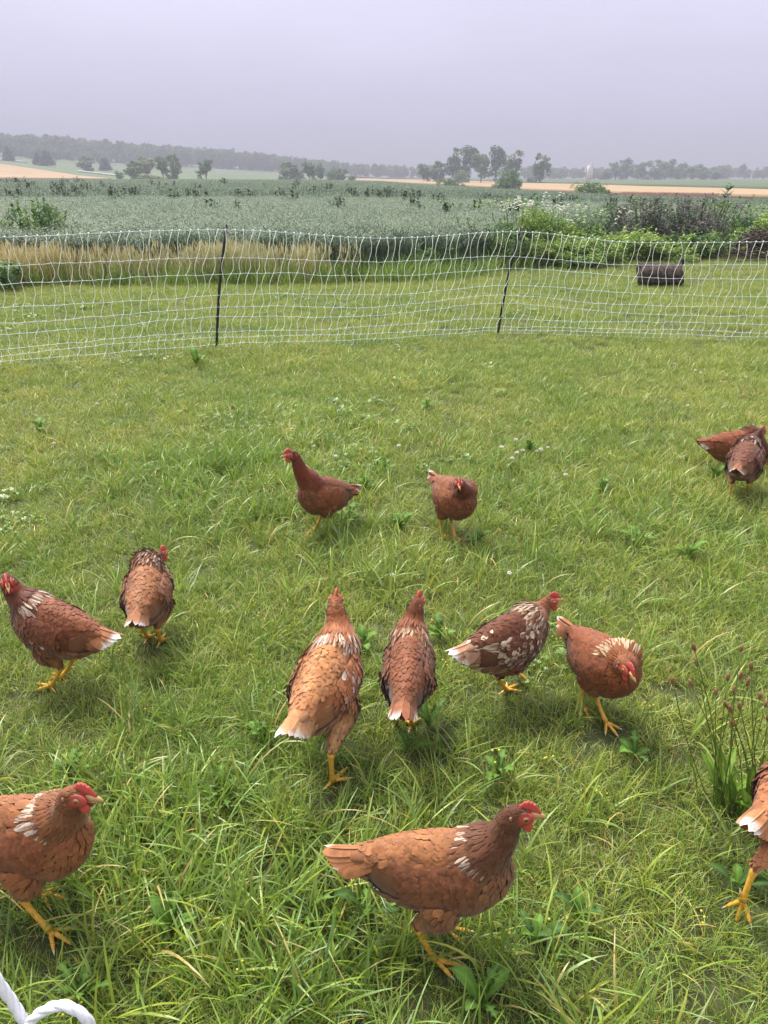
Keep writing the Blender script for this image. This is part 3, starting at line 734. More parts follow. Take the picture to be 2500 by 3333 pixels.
for e_, nm in ((0, 'cut_end'), (nv - 1, 'cut_end')):
    ring = V[e_ * nu:(e_ + 1) * nu]; cen = ring.mean(0) + np.array([-.006 if e_ == 0 else .006, 0, 0])
    VV = np.concatenate([ring * .985 + cen * .015, ring * .5 + cen * .5 + rg.normal(0, .004, (nu, 3)), [cen]])
    jj = np.arange(nu); Q2 = np.stack([jj, (jj + 1) % nu, nu + (jj + 1) % nu, nu + jj], -1); T2 = np.stack([nu + jj, nu + (jj + 1) % nu, np.full(nu, 2 * nu)], -1)
    obj(nm, mesh_np(nm, VV, Q2, T2, col=np.tile(lin(88, 74, 68) * .6, (2 * nu + 1, 1)) * rg.uniform(.6, 1.3, (2 * nu + 1, 1)), mat=M_LOG), root)
mb = MB(); P = spline([(.25, -.02, .30), (.285, -.03, .355), (.295, -.05, .385)], 5); mb.add(*tube(P, np.linspace(.045, .02, 5), 8), c=lin(52, 44, 40) * .6)
obj('broken_knot', mb.mesh('broken_knot', M_LOG, True), root)

g = ground(2440, 848)
root = obj('stick_pile', None, label='heap of grey-brown sticks and branches at the right border', cat='brush pile', loc=(g[0] + .35, g[1] + .35, 0))
for i in range(130):
    r = abs(rg.normal(0, .45)); a = rg.uniform(0, 6.28); zc = max(.02, .55 * (1 - r / 1.1) * rg.uniform(.05, 1)); L_ = rg.uniform(.35, 1.1)
    d = unit(np.array([math.cos(rg.uniform(0, 6.28)), math.sin(rg.uniform(0, 6.28)), rg.normal(0, .22)])); c = np.array([r * math.cos(a) * 1.35, r * math.sin(a) * .8, zc])
    P = np.array([c - d * L_ / 2, c + rg.normal(0, .03, 3), c + d * L_ / 2 + rg.normal(0, .05, 3)]); P[:, 2] = np.maximum(P[:, 2], .012); P = spline(P, 5)
    mb = MB(); mb.add(*tube(P, np.linspace(1, .5, 5) * rg.uniform(.006, .024), 5), c=(lin(118, 104, 98) * .6 if rg.uniform() < .6 else lin(82, 70, 66) * .6) * rg.uniform(.6, 1.3))
    obj('stick', mb.mesh('stick', M_STICK, True), root)

# ------------------------------------------------------------------ electric net fence
root = obj('net_fence', None, label='white mesh poultry net with thin black posts across the lawn', cat='fence', loc=(-1.58, 7.23, 0))
RO = np.array([-1.58, 7.23, 0])
path = np.array([(-5.6, 5.45), (-3.24, 6.48), (-1.58, 7.23), (-.15, 7.52), (1.16, 8.07), (2.31, 7.90), (3.78, 7.68), (5.4, 7.5)])
top_s = [1.08, 1.055, 1.075, .985, 1.015, .93, .95, 1.0]
lean_x = [.10, .05, .185, .14, .175, .10, .06, .10]
fine = spline(np.concatenate([path, np.array(top_s)[:, None], np.array(lean_x)[:, None]], 1), 900)
sl = np.concatenate([[0], np.cumsum(np.linalg.norm(np.diff(fine[:, :2], axis=0), axis=1))])
def net(s, z, jit=0):
    """point at length s along the net and unit height z (0..1.07)"""
    f = [np.interp(s, sl, fine[:, k]) for k in range(4)]
    zz = z * f[2] / 1.07
    return np.stack([f[0] + f[3] * zz / 1.05 + 0 * z, f[1] + 0 * z, np.maximum(zz, .006)], -1) - RO
ROWS = np.array([1.07, .84, .67, .53, .385, .275, .19, .125, .075, .02])
sv_ = np.arange(.1, sl[-1] - .05, .0755)
rg = np.random.default_rng(21)
wob = np.cumsum(rg.normal(0, .006, (len(ROWS), 400)), 1)
wob -= np.linspace(0, 1, 400)[None] * wob[:, -1:]
def row_z(k, s): return ROWS[k] + (np.interp(s, np.linspace(0, sl[-1], 400), wob[k]) * .35 + .008 * np.sin(s * 2.2 + k)) * (0.25 if k in (0, 9) else 1)
for k in range(len(ROWS)):
    s = np.linspace(0, sl[-1], 260); P = net(s, row_z(k, s) - .004 * np.abs(np.sin(s / .0755 * np.pi)))
    mb = MB(); V, q, t = tube(P, .0018, 4)
    tw = np.where((np.arange(len(V)) // 4) % 2 == 0, 1.0, .7)[:, None]; mb.add(V, q, t, c=lin(196, 214, 226) * tw)
    obj('horizontal_strand', mb.mesh('horizontal_strand', M_NET), root)
KN = MB()
for i, s in enumerate(sv_):
    zs = [row_z(k, s) for k in range(len(ROWS))]; so = s + rg.normal(0, .006, len(ROWS)); side = 1 if rg.uniform() < .5 else -1
    ps, pz = [], []
    for k in range(len(ROWS) - 1):
        gap = zs[k] - zs[k + 1]; am = np.clip(gap * .14, 0, .024) * rg.uniform(.5, 1.3) * side; side = -side if rg.uniform() < .8 else side
        ps += [so[k], so[k] * .62 + so[k + 1] * .38 + am]; pz += [zs[k], zs[k] - gap * rg.uniform(.38, .62)]
    ps.append(so[-1]); pz.append(zs[-1]); ps.append(so[-1] + rg.normal(0, .01)); pz.append(zs[-1] - .012)
    cv = spline(np.stack([ps, pz], -1), 30); P = net(cv[:, 0], cv[:, 1])
    mb = MB(); mb.add(*tube(P, .0023, 4), c=lin(240, 242, 226) * .95)
    obj('vertical_strand', mb.mesh('vertical_strand', M_NET, True), root)
    for k in range(len(ROWS)):
        V, q, t = ellipsoid(net(np.array([so[k]]), np.array([zs[k]]))[0], (.0055, .0055, .0055) if k else (.008, .008, .008), None, 6, 4); KN.add(V, q, t, c=lin(250, 250, 250) * .92)
obj('knots', KN.mesh('knots', M_NET, True), root, kind='stuff')
for i, (bx, by, tx, ty, h) in enumerate([(-1.58, 7.23, -1.39, 7.27, 1.10), (1.16, 8.07, 1.345, 8.12, 1.03), (-5.5, 5.5, -5.42, 5.5, 1.1), (5.3, 7.51, 5.38, 7.55, 1.05)]):
    P = spline([(bx, by, -.12), (bx * .5 + tx * .5 - .012, by * .5 + ty * .5, h * .5), (tx, ty, h)], 8) - RO
    mb = MB(); mb.add(*tube(P, .0125, 8), c=lin(34, 36, 40) * .5)
    po = obj('post', mb.mesh('post', M_POST, True), root)
    mb = MB(); mb.add(*tube([P[-1] + (0, 0, -.01), P[-1] + (0, 0, .012)], .011, 8), c=lin(28, 30, 34) * .8); obj('cap', mb.mesh('cap', M_POST), po)
    for k in range(9):
        f = np.interp(ROWS[k], [0, h], [P[1], P[-1]][0:1] * 2) if False else None
        u = ROWS[k] / 1.07 * .97; c = spline(P, 40)[int(4 + u * 35)]
        mb = MB(); mb.add(*tube([c + (0, 0, -.008), c + (0, 0, .008)], .0155, 6), c=lin(40, 42, 46) * .5); obj('clip', mb.mesh('clip', M_POST), po)

# ------------------------------------------------------------------ lawn
def vnoise(x, y, f, seed):
    rg = np.random.default_rng(seed); G = rg.uniform(0, 1, (64, 64))
    u, v = x * f + 31.7, y * f + 17.3; i, j = np.floor(u).astype(int), np.floor(v).astype(int); a, b = u - i, v - j
    a, b = a * a * (3 - 2 * a), b * b * (3 - 2 * b); g = lambda p, q: G[p % 64, q % 64]
    return (g(i, j) * (1 - a) + g(i + 1, j) * a) * (1 - b) + (g(i, j + 1) * (1 - a) + g(i + 1, j + 1) * a) * b
def mk(name, *a, mat=M_GRASS, **kw):
    V, Q, C = tuft(*a, **kw); return mesh_np(name, V, Q, col=C, mat=mat)
FINE = {'fresh': 5, 'deep': 2.5, 'yellow': 3, 'straw': .9, 'blue': 1}
LUSH = {'fresh': 4, 'deep': 2.5, 'blue': 3, 'yellow': 2, 'straw': .15}
DRY = {'straw': 4, 'yellow': 4, 'fresh': 3}
fine_t = [mk('fine_tuft', 700 + i, 46, .055, (.03, .075), (.0016, .003), FINE, lean=(.1, 1.0), curl=(.2, 1.5)) for i in range(6)]
mid_t = [mk('mid_tuft', 720 + i, 18, .05, (.06, .12), (.0022, .0042), FINE, lean=(.1, .9), curl=(.3, 1.7)) for i in range(5)]
long_t = [mk('long_tuft', 740 + i, 13, .035, (.10, .22), (.004, .0075), LUSH, lean=(.08, .85), curl=(.1, 1.4), rows=7) for i in range(5)]
dry_t = [mk('dry_tuft', 760 + i, 16, .06, (.03, .09), (.0012, .002), DRY, lean=(.4, 1.35), curl=(.0, .8), rows=4) for i in range(3)]
def clover(seed, n=16, rad=.06, ls=.0085):
    rg = np.random.default_rng(seed); mb = MB()
    for _ in range(n):
        a = rg.uniform(0, 6.28); r = rad * math.sqrt(rg.uniform()); h = rg.uniform(.02, .055); top = np.array([r * math.cos(a) * 1.2, r * math.sin(a) * 1.2, h])
        mb.add(*tube([(r * .7 * math.cos(a), r * .7 * math.sin(a), 0), top], .0007, 3, False), c=lin(120, 150, 80) * .6)
        c = lin(126, 162, 68) * .68 * rg.uniform(.75, 1.25); t0 = rg.uniform(0, 6.28); tl = rg.normal(0, .25, 2); s = ls * rg.uniform(.7, 1.3)
        for k in range(3):
            b = t0 + k * 2.094; pts = [top]
            for q in np.linspace(-.85, .85, 5): pts.append(top + s * np.array([1.5 * math.cos(b + q * .9) * (1 if abs(q) > .1 else .93), 1.5 * math.sin(b + q * .9) * (1 if abs(q) > .1 else .93), 0]))
            pts = np.array(pts); pts[:, 2] += (pts[:, 0] - top[0]) * tl[0] + (pts[:, 1] - top[1]) * tl[1] + .12 * np.linalg.norm(pts[:, :2] - top[:2], axis=1)
            mb.add(pts, t=[(0, i, i + 1) for i in range(1, 5)], c=c * rg.uniform(.9, 1.1))
    return mb.mesh('clover', M_GRASS)
clo_t = [clover(780 + i) for i in range(4)]
def medick(seed):
    rg = np.random.default_rng(seed); mb = MB()
    for _ in range(3):
        a = rg.uniform(0, 6.28); r = rg.uniform(0, .05); p = np.array([r * math.cos(a), r * math.sin(a), rg.uniform(.05, .085)])
        mb.add(*tube([p * (.6, .6, 0), p], .0006, 3, False), c=lin(130, 155, 80) * .6)
        mb.add(*ellipsoid(p, (.0034, .0034, .003), None, 6, 4), c=lin(226, 220, 84) * .75)
    return mb.mesh('medick', M_GRASS)
med_t = [medick(790 + i) for i in range(3)]
PROT = fine_t + mid_t + long_t + dry_t + clo_t + med_t
i_f, i_m, i_l, i_d, i_c, i_y = 0, 6, 11, 16, 19, 23
LUSHSPOT = [(*ground(px, py)[:2], r, w) for px, py, r, w in [(640, 1530, .5, 1), (880, 1640, .55, 1.1), (760, 1490, .5, .9), (1150, 1860, .35, .7), (250, 2800, .3, .7), (850, 2700, .4, .8), (1120, 2650, .3, .8),
            (700, 2950, .35, .7), (1750, 3250, .3, .6), (420, 2620, .3, .6), (1300, 3260, .3, .8), (180, 3180, .25, .8), (1540, 1840, .3, .4), (2150, 1800, .35, .35), (930, 1380, .5, .3), (1980, 1540, .5, .3)]]
P_, R_, S_, I_, T_ = [], [], [], [], []
def lawn_layer(dens, r0, r1, base, nvar, smin, smax, accept=None, hboost=True, azm=33, tilt=.12):
    area = R(2 * azm) / 2 * (r1 ** 2 - r0 ** 2); n = int(area * dens)
    a = np.radians(rng.uniform(-azm, azm, n)); r = np.sqrt(rng.uniform(r0 ** 2, r1 ** 2, n)); x, y = r * np.sin(a), r * np.cos(a)
    k = (y < oat_front(x) + .5)
    x, y = x[k], y[k]
    if accept is not None:
        k = rng.uniform(0, 1, len(x)) < accept(x, y); x, y = x[k], y[k]
    s = rng.uniform(smin, smax, len(x))
    if hboost: s = s * (.82 + .42 * vnoise(x, y, 1.6, 3)) * np.where(y > 7.7, .85, 1)
    P_.append(np.stack([x, y, 0 * x], -1)); R_.append(rng.uniform(0, 6.28, len(x)))
    S_.append(np.repeat(s[:, None], 3, 1)); I_.append(base + rng.integers(0, nvar, len(x))); T_.append(rng.normal(0, tilt, (len(x), 2)))
def lawn_sides(dens, base, nvar, smin, smax):
    """the lawn goes on beside and behind the photographer"""
    n = int(26 * 17 * dens); x, y = rng.uniform(-13, 13, n), rng.uniform(-4, 13, n); az = np.abs(np.degrees(np.arctan2(x, y))); r = np.hypot(x, y)
    k = (y < oat_front(x) + .5) & (((az > 33) & (r > 2.2)) | (az > 47) | (r < .46)); x, y = x[k], y[k]
    s = rng.uniform(smin, smax, len(x)) * (.82 + .42 * vnoise(x, y, 1.6, 3))
    P_.append(np.stack([x, y, 0 * x], -1)); R_.append(rng.uniform(0, 6.28, len(x))); S_.append(np.repeat(s[:, None], 3, 1)); I_.append(base + rng.integers(0, nvar, len(x))); T_.append(rng.normal(0, .12, (len(x), 2)))
def lush(x, y):
    d = np.zeros_like(x)
    for cx, cy, r, w in LUSHSPOT: d = d + w * np.exp(-((x - cx) ** 2 + (y - cy) ** 2) / (r * r * .5))
    return d
def clov(x, y): return np.clip((vnoise(x, y, .8, 9) - .48) * 3.2, 0, 1) * np.clip((vnoise(x, y, 2.6, 10) - .3) * 2, 0, 1)
lawn_layer(640, .45, 2.2, i_f, 6, .6, 1.0, azm=48)
lawn_layer(560, 2.2, 3.2, i_f, 6, .6, 1.0, azm=36)
lawn_layer(400, 3.2, 7, i_f, 6, .7, 1.1)
lawn_layer(170, 7, 13, i_f, 6, 1.0, 1.5)
lawn_layer(55, 13, 20, i_f, 6, 1.2, 1.9)
lawn_layer(130, .45, 3.2, i_m, 5, .55, 1.0, azm=46)
lawn_layer(120, 3.2, 8, i_m, 5, .7, 1.25)
lawn_layer(25, 8, 14, i_m, 5, .7, 1.15)
lawn_layer(420, .45, 5.5, i_l, 5, .6, 1.05, lambda x, y: np.clip(lush(x, y) * .5 + .10 * np.interp(np.hypot(x, y), [1, 2.2, 4], [1.3, .4, .10]), 0, 1), False, azm=40)
lawn_layer(70, .55, 7, i_d, 3, .8, 1.3, lambda x, y: .35 + .6 * (vnoise(x, y, 1.3, 12) > .55))
lawn_layer(16, 7, 18, i_d, 3, 1.0, 1.8, lambda x, y: .3 + .7 * (vnoise(x, y, .5, 13) > .5))
lawn_layer(110, .5, 5.5, i_c, 4, .55, .95, clov, False, azm=40)
lawn_layer(26, 5.5, 11, i_c, 4, .7, 1.0, clov, False)
lawn_sides(150, i_f, 6, .9, 1.4); lawn_sides(50, i_m, 5, .7, 1.2); lawn_sides(8, i_l, 5, .6, 1.0); lawn_sides(12, i_d, 3, .8, 1.4)
lawn_layer(26, .8, 5, i_y, 3, .8, 1.2, lambda x, y: .25 + clov(x, y), False)
TREAD = [ground(px, py)[:2] for px, py in [(1418, 3140), (1440, 3170), (168, 3045), (195, 3075), (1078, 2545), (1088, 2580), (1338, 2370), (1637, 2248), (1972, 2372), (1975, 2400), (166, 2245), (525, 2095), (525, 2110), (2400, 2955), (1710, 2195)]]
GP, GS = np.concatenate(P_), np.concatenate(S_)
for cx, cy in TREAD:      # trodden flat under the hens' feet and just in front of them
    d = np.hypot(GP[:, 0] - cx, (GP[:, 1] - cy + .04) * .8); GS *= (1 - .40 * np.exp(-(d / .07) ** 2))[:, None]
scatter('lawn_grass', GP, np.concatenate(R_), GS, np.concatenate(I_), PROT, 'uneven green lawn of grass and clover', 'grass', tilt=np.concatenate(T_))

# white clover heads, each one a thing
mb = MB(); rg = np.random.default_rng(31)
mb.add(*tube([(0, 0, 0), (.004, 0, .04), (.002, 0, .085)], .0011, 5), c=lin(122, 150, 84) * .6)
for _ in range(34):
    d = unit(rg.normal(size=3)); d[2] = abs(d[2]) - .25; d = unit(d); mb.add(*ellipsoid(np.array([.002, 0, .088]) + d * .0065, (.0022, .0022, .0045), np.array(Vector(d).to_track_quat('Z', 'Y').to_matrix()), 5, 3), c=lin(238, 236, 228) * .8)
clv = mb.mesh('clover_flower', M_LEAF)
for px, py in [(1678, 1473), (1755, 1500), (1735, 1508), (1662, 1545), (1680, 1530), (1700, 1518), (1790, 1500), (1840, 1600), (1290, 1935), (1655, 1915), (2232, 1360), (2180, 1205), (2258, 1235), (2260, 1245), (322, 1350), (700, 1480), (178, 1480), (1630, 1505), (1100, 1530), (1300, 1500)]:
    cw = 'in the cluster right of the middle hens' if 1620 <= px <= 1850 and py < 1620 else 'alone just above the row of nearer hens' if py > 1900 else 'at the far right of the lawn' if px > 2000 else 'in the left half of the lawn' if px < 800 else 'between the two middle hens'
    g = ground(px, py + 8); o = obj('clover_flower', clv, label='small white clover flower head ' + cw, cat='flower', group='white clover flowers ' + cw, loc=g); o.rotation_euler = (rng.normal(0, .15), rng.normal(0, .15), rng.uniform(0, 6.28)); s = rng.uniform(.9, 1.3); o.scale = (s, s, s)

# broad-leaved weeds
def leaf_mesh(L_, W_, lobed, arch, c, seed):
    rg = np.random.default_rng(seed); m = 13; s = np.linspace(0, 1, m)
    w = W_ * np.interp(s, [0, .12, .3, .6, .85, 1], [.12, .2, .62, 1, .7, .03])
    if lobed: w = w * (1 - .5 * (np.arange(m) % 2) * (s > .1) * (s < .95))
    z = arch * np.sin(s * np.pi * .75) * L_ ; x = s * L_; cols = [-1, -.5, 0, .5, 1]
    V = np.stack([np.stack([x - (.12 * L_ * abs(q) * (np.arange(m) % 2) if lobed else 0), q * w * .5, z + .22 * abs(q) * w * .5 + rg.normal(0, .0012, m)], -1) for q in cols], 1).reshape(-1, 3)
    i, j = np.meshgrid(np.arange(m - 1), np.arange(4), indexing='ij'); Q = np.stack([i * 5 + j, i * 5 + j + 1, (i + 1) * 5 + j + 1, (i + 1) * 5 + j], -1).reshape(-1, 4)
    cc = np.tile(np.array([1, 1, 1.45, 1, 1])[None, :, None] * c, (m, 1, 1)).reshape(-1, 3)
    return mesh_np('leaf', V, Q, col=cc, mat=M_LEAF, smooth=True)
DL = [leaf_mesh(.13, .04, True, .25, lin(112, 148, 62) * .6, 1), leaf_mesh(.11, .036, True, .35, lin(102, 140, 60) * .6, 2), leaf_mesh(.10, .042, False, .3, lin(110, 150, 60) * .6, 3), leaf_mesh(.15, .05, False, .3, lin(84, 118, 58) * .6, 4)]
def rosette(name, label, cat, px, py, kinds, n, s=1.0, seed=0, el=(.15, .8), group=None):
    rg = np.random.default_rng(seed); g = ground(px, py); root = obj(name, None, label=label, cat=cat, group=group, loc=g)
    for k in range(n):
        o = obj('leaf', DL[kinds[k % len(kinds)]], root); o.rotation_euler = (0, -rg.uniform(*el), k * 6.283 / n + rg.normal(0, .35)); q = s * rg.uniform(.7, 1.2); o.scale = (q, q, q); o.location = (0, 0, .008)
    return root
ros = [(225, 2545, 'dandelion', 'dandelion rosette just above the head of the bottom left hen',   .7, 6), (725, 2615, 'dandelion', 'dandelion rosette on bare earth left of the pale hen foot',   .7, 7),
       (455, 2740, 'dandelion', 'toothed dandelion leaves right of the bottom left hen breast', .8, 4), (270, 3270, 'dandelion', 'toothed dandelion leaves above the white rope', .8, 5),
       (1000, 2990, 'dandelion', 'dandelion leaves in the grass behind the nearest hen tail', .7, 5), (1190, 2990, 'dock', 'dark broad leaves under the belly of the nearest hen', .65, 4),
       (1735, 3075, 'dock', 'dark broad dock leaves right of the nearest hen foot', .62, 5), (1880, 3000, 'dock', 'dark dock leaf clump further right of the nearest hen', .55, 4),
       (2395, 2900, 'dock', 'dock leaves beside the raised yellow foot at the right border', .65, 5), (1395, 2370, 'broadleaf', 'toothed leaves right of the feet of the brown rear-view hen', .8, 6),
       (1330, 2460, 'broadleaf', 'small leaves below the brown rear-view hen', .8, 5), (860, 2420, 'broadleaf', 'round leaves left of the pale hen tail', .8, 5),
       (1180, 2110, 'broadleaf', 'bright leaves between the two rear-view hens', .7, 6), (1430, 2090, 'broadleaf', 'bright leaves right of the brown rear-view hen', .8, 5),
       (1135, 1705, 'broadleaf', 'dark leaves right of the foot of the upright hen', .9, 6), (1305, 1730, 'broadleaf', 'bright leaf clump between the two middle hens', .9, 6),
       (1555, 1775, 'broadleaf', 'leaf clump right of the middle hen facing the camera', .9, 6), (1250, 1540, 'broadleaf', 'leaf pair left of the middle hen tail', .8, 5),
       (1190, 1600, 'broadleaf', 'leaf clump right of the upright hen tail', .8, 5), (2075, 1780, 'broadleaf', 'bright leaf clump on the right lawn', .9, 6), (2240, 1820, 'broadleaf', 'upright dandelion leaf on the right lawn', .9, 5),
       (2330, 1560, 'broadleaf', 'bright leaf left of the right rear-view hen', .8, 4), (130, 1415, 'broadleaf', 'leaf clump in the lawn at upper left', 1.0, 6), (1390, 1335, 'broadleaf', 'pair of bright upright leaves in the middle lawn', .9, 5),
       (1720, 1480, 'broadleaf', 'leaf clump beside the white clover flowers', .9, 6), (640, 1190, 'broadleaf', 'pale leafy weed in front of the left post', 1.4, 7), (1960, 1610, 'broadleaf', 'lettuce-like leaf clump on the right lawn', .9, 6),
       (1620, 2540, 'broadleaf', 'low leaf rosette in the grass above the nearest hen head', .8, 5), (2060, 2480, 'broadleaf', 'low leaf rosette right of the walking hen foot', .8, 5), (560, 3050, 'broadleaf', 'low leaf rosette in the lower left lawn', .8, 5), (1560, 3280, 'broadleaf', 'low leaf rosette at the bottom below the nearest hen', .8, 5)]
for i, (px, py, nm, lb, s, n) in enumerate(ros):
    rosette(nm + '_weed', lb, 'weed', px, py, {'dandelion': [0, 1], 'dock': [3, 2], 'broadleaf': [2, 1, 2]}[nm], n, s, 800 + i, group='broad-leaved weeds in the lawn')
# ribwort plantain with seed heads
rg = np.random.default_rng(44)
PL = [leaf_mesh(.16, .020, False, .12, lin(126, 160, 62) * .62, 5), leaf_mesh(.13, .026, False, .2, lin(120, 156, 58) * .62, 6)]
for (px, py, nlf, tops, lb) in [(2345, 2640, 15, [(2262, 2118), (2270, 2170), (2254, 2235), (2192, 2225), (2330, 2262), (2368, 2215), (2389, 2258), (2412, 2120), (2408, 2210), (2432, 2232)], 'tall ribwort plantain with brown seed heads, left half of the right-hand clump'),
        (2440, 2650, 13, [(2445, 2180), (2472, 2275), (2490, 2300), (2410, 2310), (2382, 2320), (2366, 2302), (2385, 2365), (2498, 2345)], 'ribwort plantain with brown seed heads at the right border, right half of the clump')]:
    g = ground(px, py); root = obj('plantain', None, label=lb, cat='plantain', group='ribwort plantains at the right', loc=g)
    for k in range(nlf):
        o = obj('leaf', PL[k % 2], root); o.rotation_euler = (0, -rg.uniform(.45, 1.35), rg.uniform(0, 6.28)); q = rg.uniform(.75, 1.15); o.scale = (q, q, q); o.location = (rg.normal(0, .02), rg.normal(0, .02), .005)
    for (tx, ty) in tops:
        t = ray(tx, ty); yy = g[1] + rg.uniform(-.05, .09); top = CAMP + t * (yy / t[1]); top = top - g
        base = np.array([rg.normal(0, .018), rg.normal(0, .018), 0]); P = spline([base, base * .4 + top * .55 + rg.normal(0, .008, 3), top], 8)
        mb = MB(); mb.add(*tube(P, .0013, 5), c=lin(116, 140, 66) * .7); st = obj('stalk', mb.mesh('stalk', M_LEAF, True), root)
        d = unit(P[-1] - P[-2]); mb = MB(); hl = rg.uniform(.016, .026)
        q_ = np.linspace(0, 1, 9); mb.add(*tube(P[-1] + d * (q_ * hl)[:, None], .0042 * np.sin(np.clip(q_ * 2.9 + .25, 0, 3.1)) ** .6 + .0006, 8), c=lin(158, 124, 88) * .75)
        for _ in range(60):
            u = rg.uniform(.05, .98); e1 = unit(np.cross(d, rg.normal(size=3))); c = P[-1] + d * u * hl + e1 * .004; mb.add(np.array([c - d * .0012, c + e1 * .0018, c + d * .0014]), t=[(0, 1, 2)], c=lin(196, 166, 124) * .8 * rg.uniform(.6, 1.2))
        obj('seed_head', mb.mesh('seed_head', M_LEAF), st)

# ------------------------------------------------------------------ white rope loops at the lower left
def at_depth(px, py, y):
    t = ray(px, py); return CAMP + t * (y / t[1])
y0 = .80
pts = [np.array([-1.25, .70, .012]), np.array([-1.08, .76, .10]), at_depth(-150, 3120, y0), at_depth(-60, 3130, y0), at_depth(0, 3205, y0), at_depth(45, 3270, y0), at_depth(88, 3345, y0), at_depth(112, 3420, y0 + .01), np.array([-.60, .83, .05]), np.array([-.58, .80, .011]), np.array([-.66, .70, .012])]
rope = obj('rope', None, label='thick white rope rising in two loops at the bottom left corner', cat='rope', loc=(-.9, .8, 0))
ro = np.array([-.9, .8, 0])
def rope_part(pts, nm):
    C = spline(pts, 160) - ro; mb = MB(); t, n_, b = frames(C); s = np.concatenate([[0], np.cumsum(np.linalg.norm(np.diff(C, axis=0), axis=1))])
    for k in range(3):                       # three laid strands
        ph = s / .075 * 2 * np.pi + k * 2.094
        mb.add(*tube(C + .0030 * (np.cos(ph)[:, None] * n_ + np.sin(ph)[:, None] * b),   .0058, 8), c=lin(236, 236, 244) * .86)
    obj(nm, mb.mesh(nm, M_ROPE, True), rope)
rope_part(pts, 'loop')
pts = [np.array([-.80, .72, .012]), np.array([-.76, .78, .06]), at_depth(60, 3420, y0 - .012), at_depth(92, 3338, y0 - .014), at_depth(135, 3295, y0 - .012), at_depth(195, 3273, y0 - .01), at_depth(250, 3290, y0 - .01), at_depth(290, 3330, y0 - .01), at_depth(310, 3400, y0), np.array([-.45, .83, .06]), np.array([-.44, .78, .012]), np.array([-.55, .66, .012])]
rope_part(pts, 'loop')

# ------------------------------------------------------------------ hens
ST = np.array([(-.205, .274, .256, .008), (-.185, .286, .230, .028), (-.15, .300, .190, .054), (-.11, .312, .158, .074), (-.06, .322, .140, .087), (0, .329, .134, .092),
               (.05, .329, .138, .088), (.09, .322, .160, .074), (.118, .303, .188, .053), (.135, .274, .220, .026), (.140, .250, .242, .006)])
ST[:, 3] *= .69
STF = spline(ST, 60)
def trunk_y(x, z):
    hw = np.interp(x, STF[:, 0], STF[:, 3]); zt = np.interp(x, STF[:, 0], STF[:, 1]); zb = np.interp(x, STF[:, 0], STF[:, 2])
    u = (z - (zt + zb) / 2) / ((zt - zb) / 2 + 1e-9); return hw * np.sqrt(np.clip(1 - u * u, 0, 1))
def smooth(a, b, x): t = np.clip((x - a) / (b - a), 0, 1); return t * t * (3 - 2 * t)

def feathers(P, D, Nn, L_, W_, cb, ce, lift=.25, curve=.10, rows=5, tip=None, tipfrac=.75, cup=.16):
    n = len(P); D = unit(D - Nn * (D * Nn).sum(1, keepdims=True)); B = np.cross(Nn, D)
    L_ = np.broadcast_to(L_, (n,)); W_ = np.broadcast_to(W_, (n,))
    lift = np.broadcast_to(lift, (n,)); s = np.linspace(0, 1, rows) ** .85; c = np.array([-1, 0, 1.0])
    wid = np.interp(s, [0, .25, .6, .85, 1], [.4, .8, 1, .88, .42])
    ss = s[:, None] - .07 * np.abs(c)[None] * (s[:, None] > .9)
    z = (lift[:, None] * s[None] - np.minimum(curve, lift[:, None] * .45) * s[None] ** 2)[:, :, None] - 0 * c[None, None]
    V = (P[:, None, None] - Nn[:, None, None] * .0004 + D[:, None, None] * (ss[None] * L_[:, None, None])[..., None]
         + B[:, None, None] * ((c[None] * wid[:, None])[None] * W_[:, None, None] * .5)[..., None]
         + Nn[:, None, None] * ((z * L_[:, None, None]) - (cup * (c ** 2)[None] * wid[:, None])[None] * W_[:, None, None] * .5)[..., None])
    m = (np.abs(c)[None] * (.25 + .55 * (s[:, None] > .3)) + .45 * (s[:, None] > .84)).clip(0, .9)[None, ..., None]
    C = cb[:, None, None] * (1 - m) + ce[:, None, None] * m
    if tip is not None:
        f = smooth(tipfrac - .12, tipfrac + .05, s)[None, :, None, None]; C = C * (1 - f) + np.asarray(tip)[:, None, None] * f
    if n > 30: V = V + np.random.default_rng(n).normal(0, 1, V.shape) * (W_ * .045)[:, None, None, None] * (s > .5)[None, :, None, None]
    V = V.reshape(-1, 3); C = C.reshape(-1, 3)
    i = (np.arange(n) * rows * 3)[:, None, None] + (np.arange(rows - 1) * 3)[None, :, None] + np.arange(2)[None, None]
    Q = np.stack([i, i + 1, i + 4, i + 3], -1).reshape(-1, 4)
    return V, Q, C

def poisson(P, rad, rg):
    """greedy thinning to a spacing that varies per point"""
    kd = kdtree.KDTree(len(P))
    for i, p in enumerate(P): kd.insert(p, i)
    kd.balance(); alive = np.ones(len(P), bool); keep = []
    for i in range(len(P)):
        if alive[i]:
            keep.append(i)
            for _, j, _ in kd.find_range(P[i], rad[i]): alive[j] = False
    return np.array(keep)

KF = 0.60
def pal(back, neck, breast, wing, fluff, tail, edge=None, collar=.0, wwhite=0.0, cream=(238, 222, 200), tip=(240, 234, 226), mott=0.0):
    d = dict(back=back, neck=neck, breast=breast, wing=wing, fluff=fluff, tail=tail, cream=cream, tip=tip)
    WT = np.array([1.0, 1.0, .84])
    d = {k: lin(*v, KF) * (WT if k not in ('cream', 'tip') else 1) for k, v in d.items()}
    d['edge'] = None if edge is None else lin(*edge, KF) * WT
    d.update(collar=collar, wwhite=wwhite, mott=mott); return d

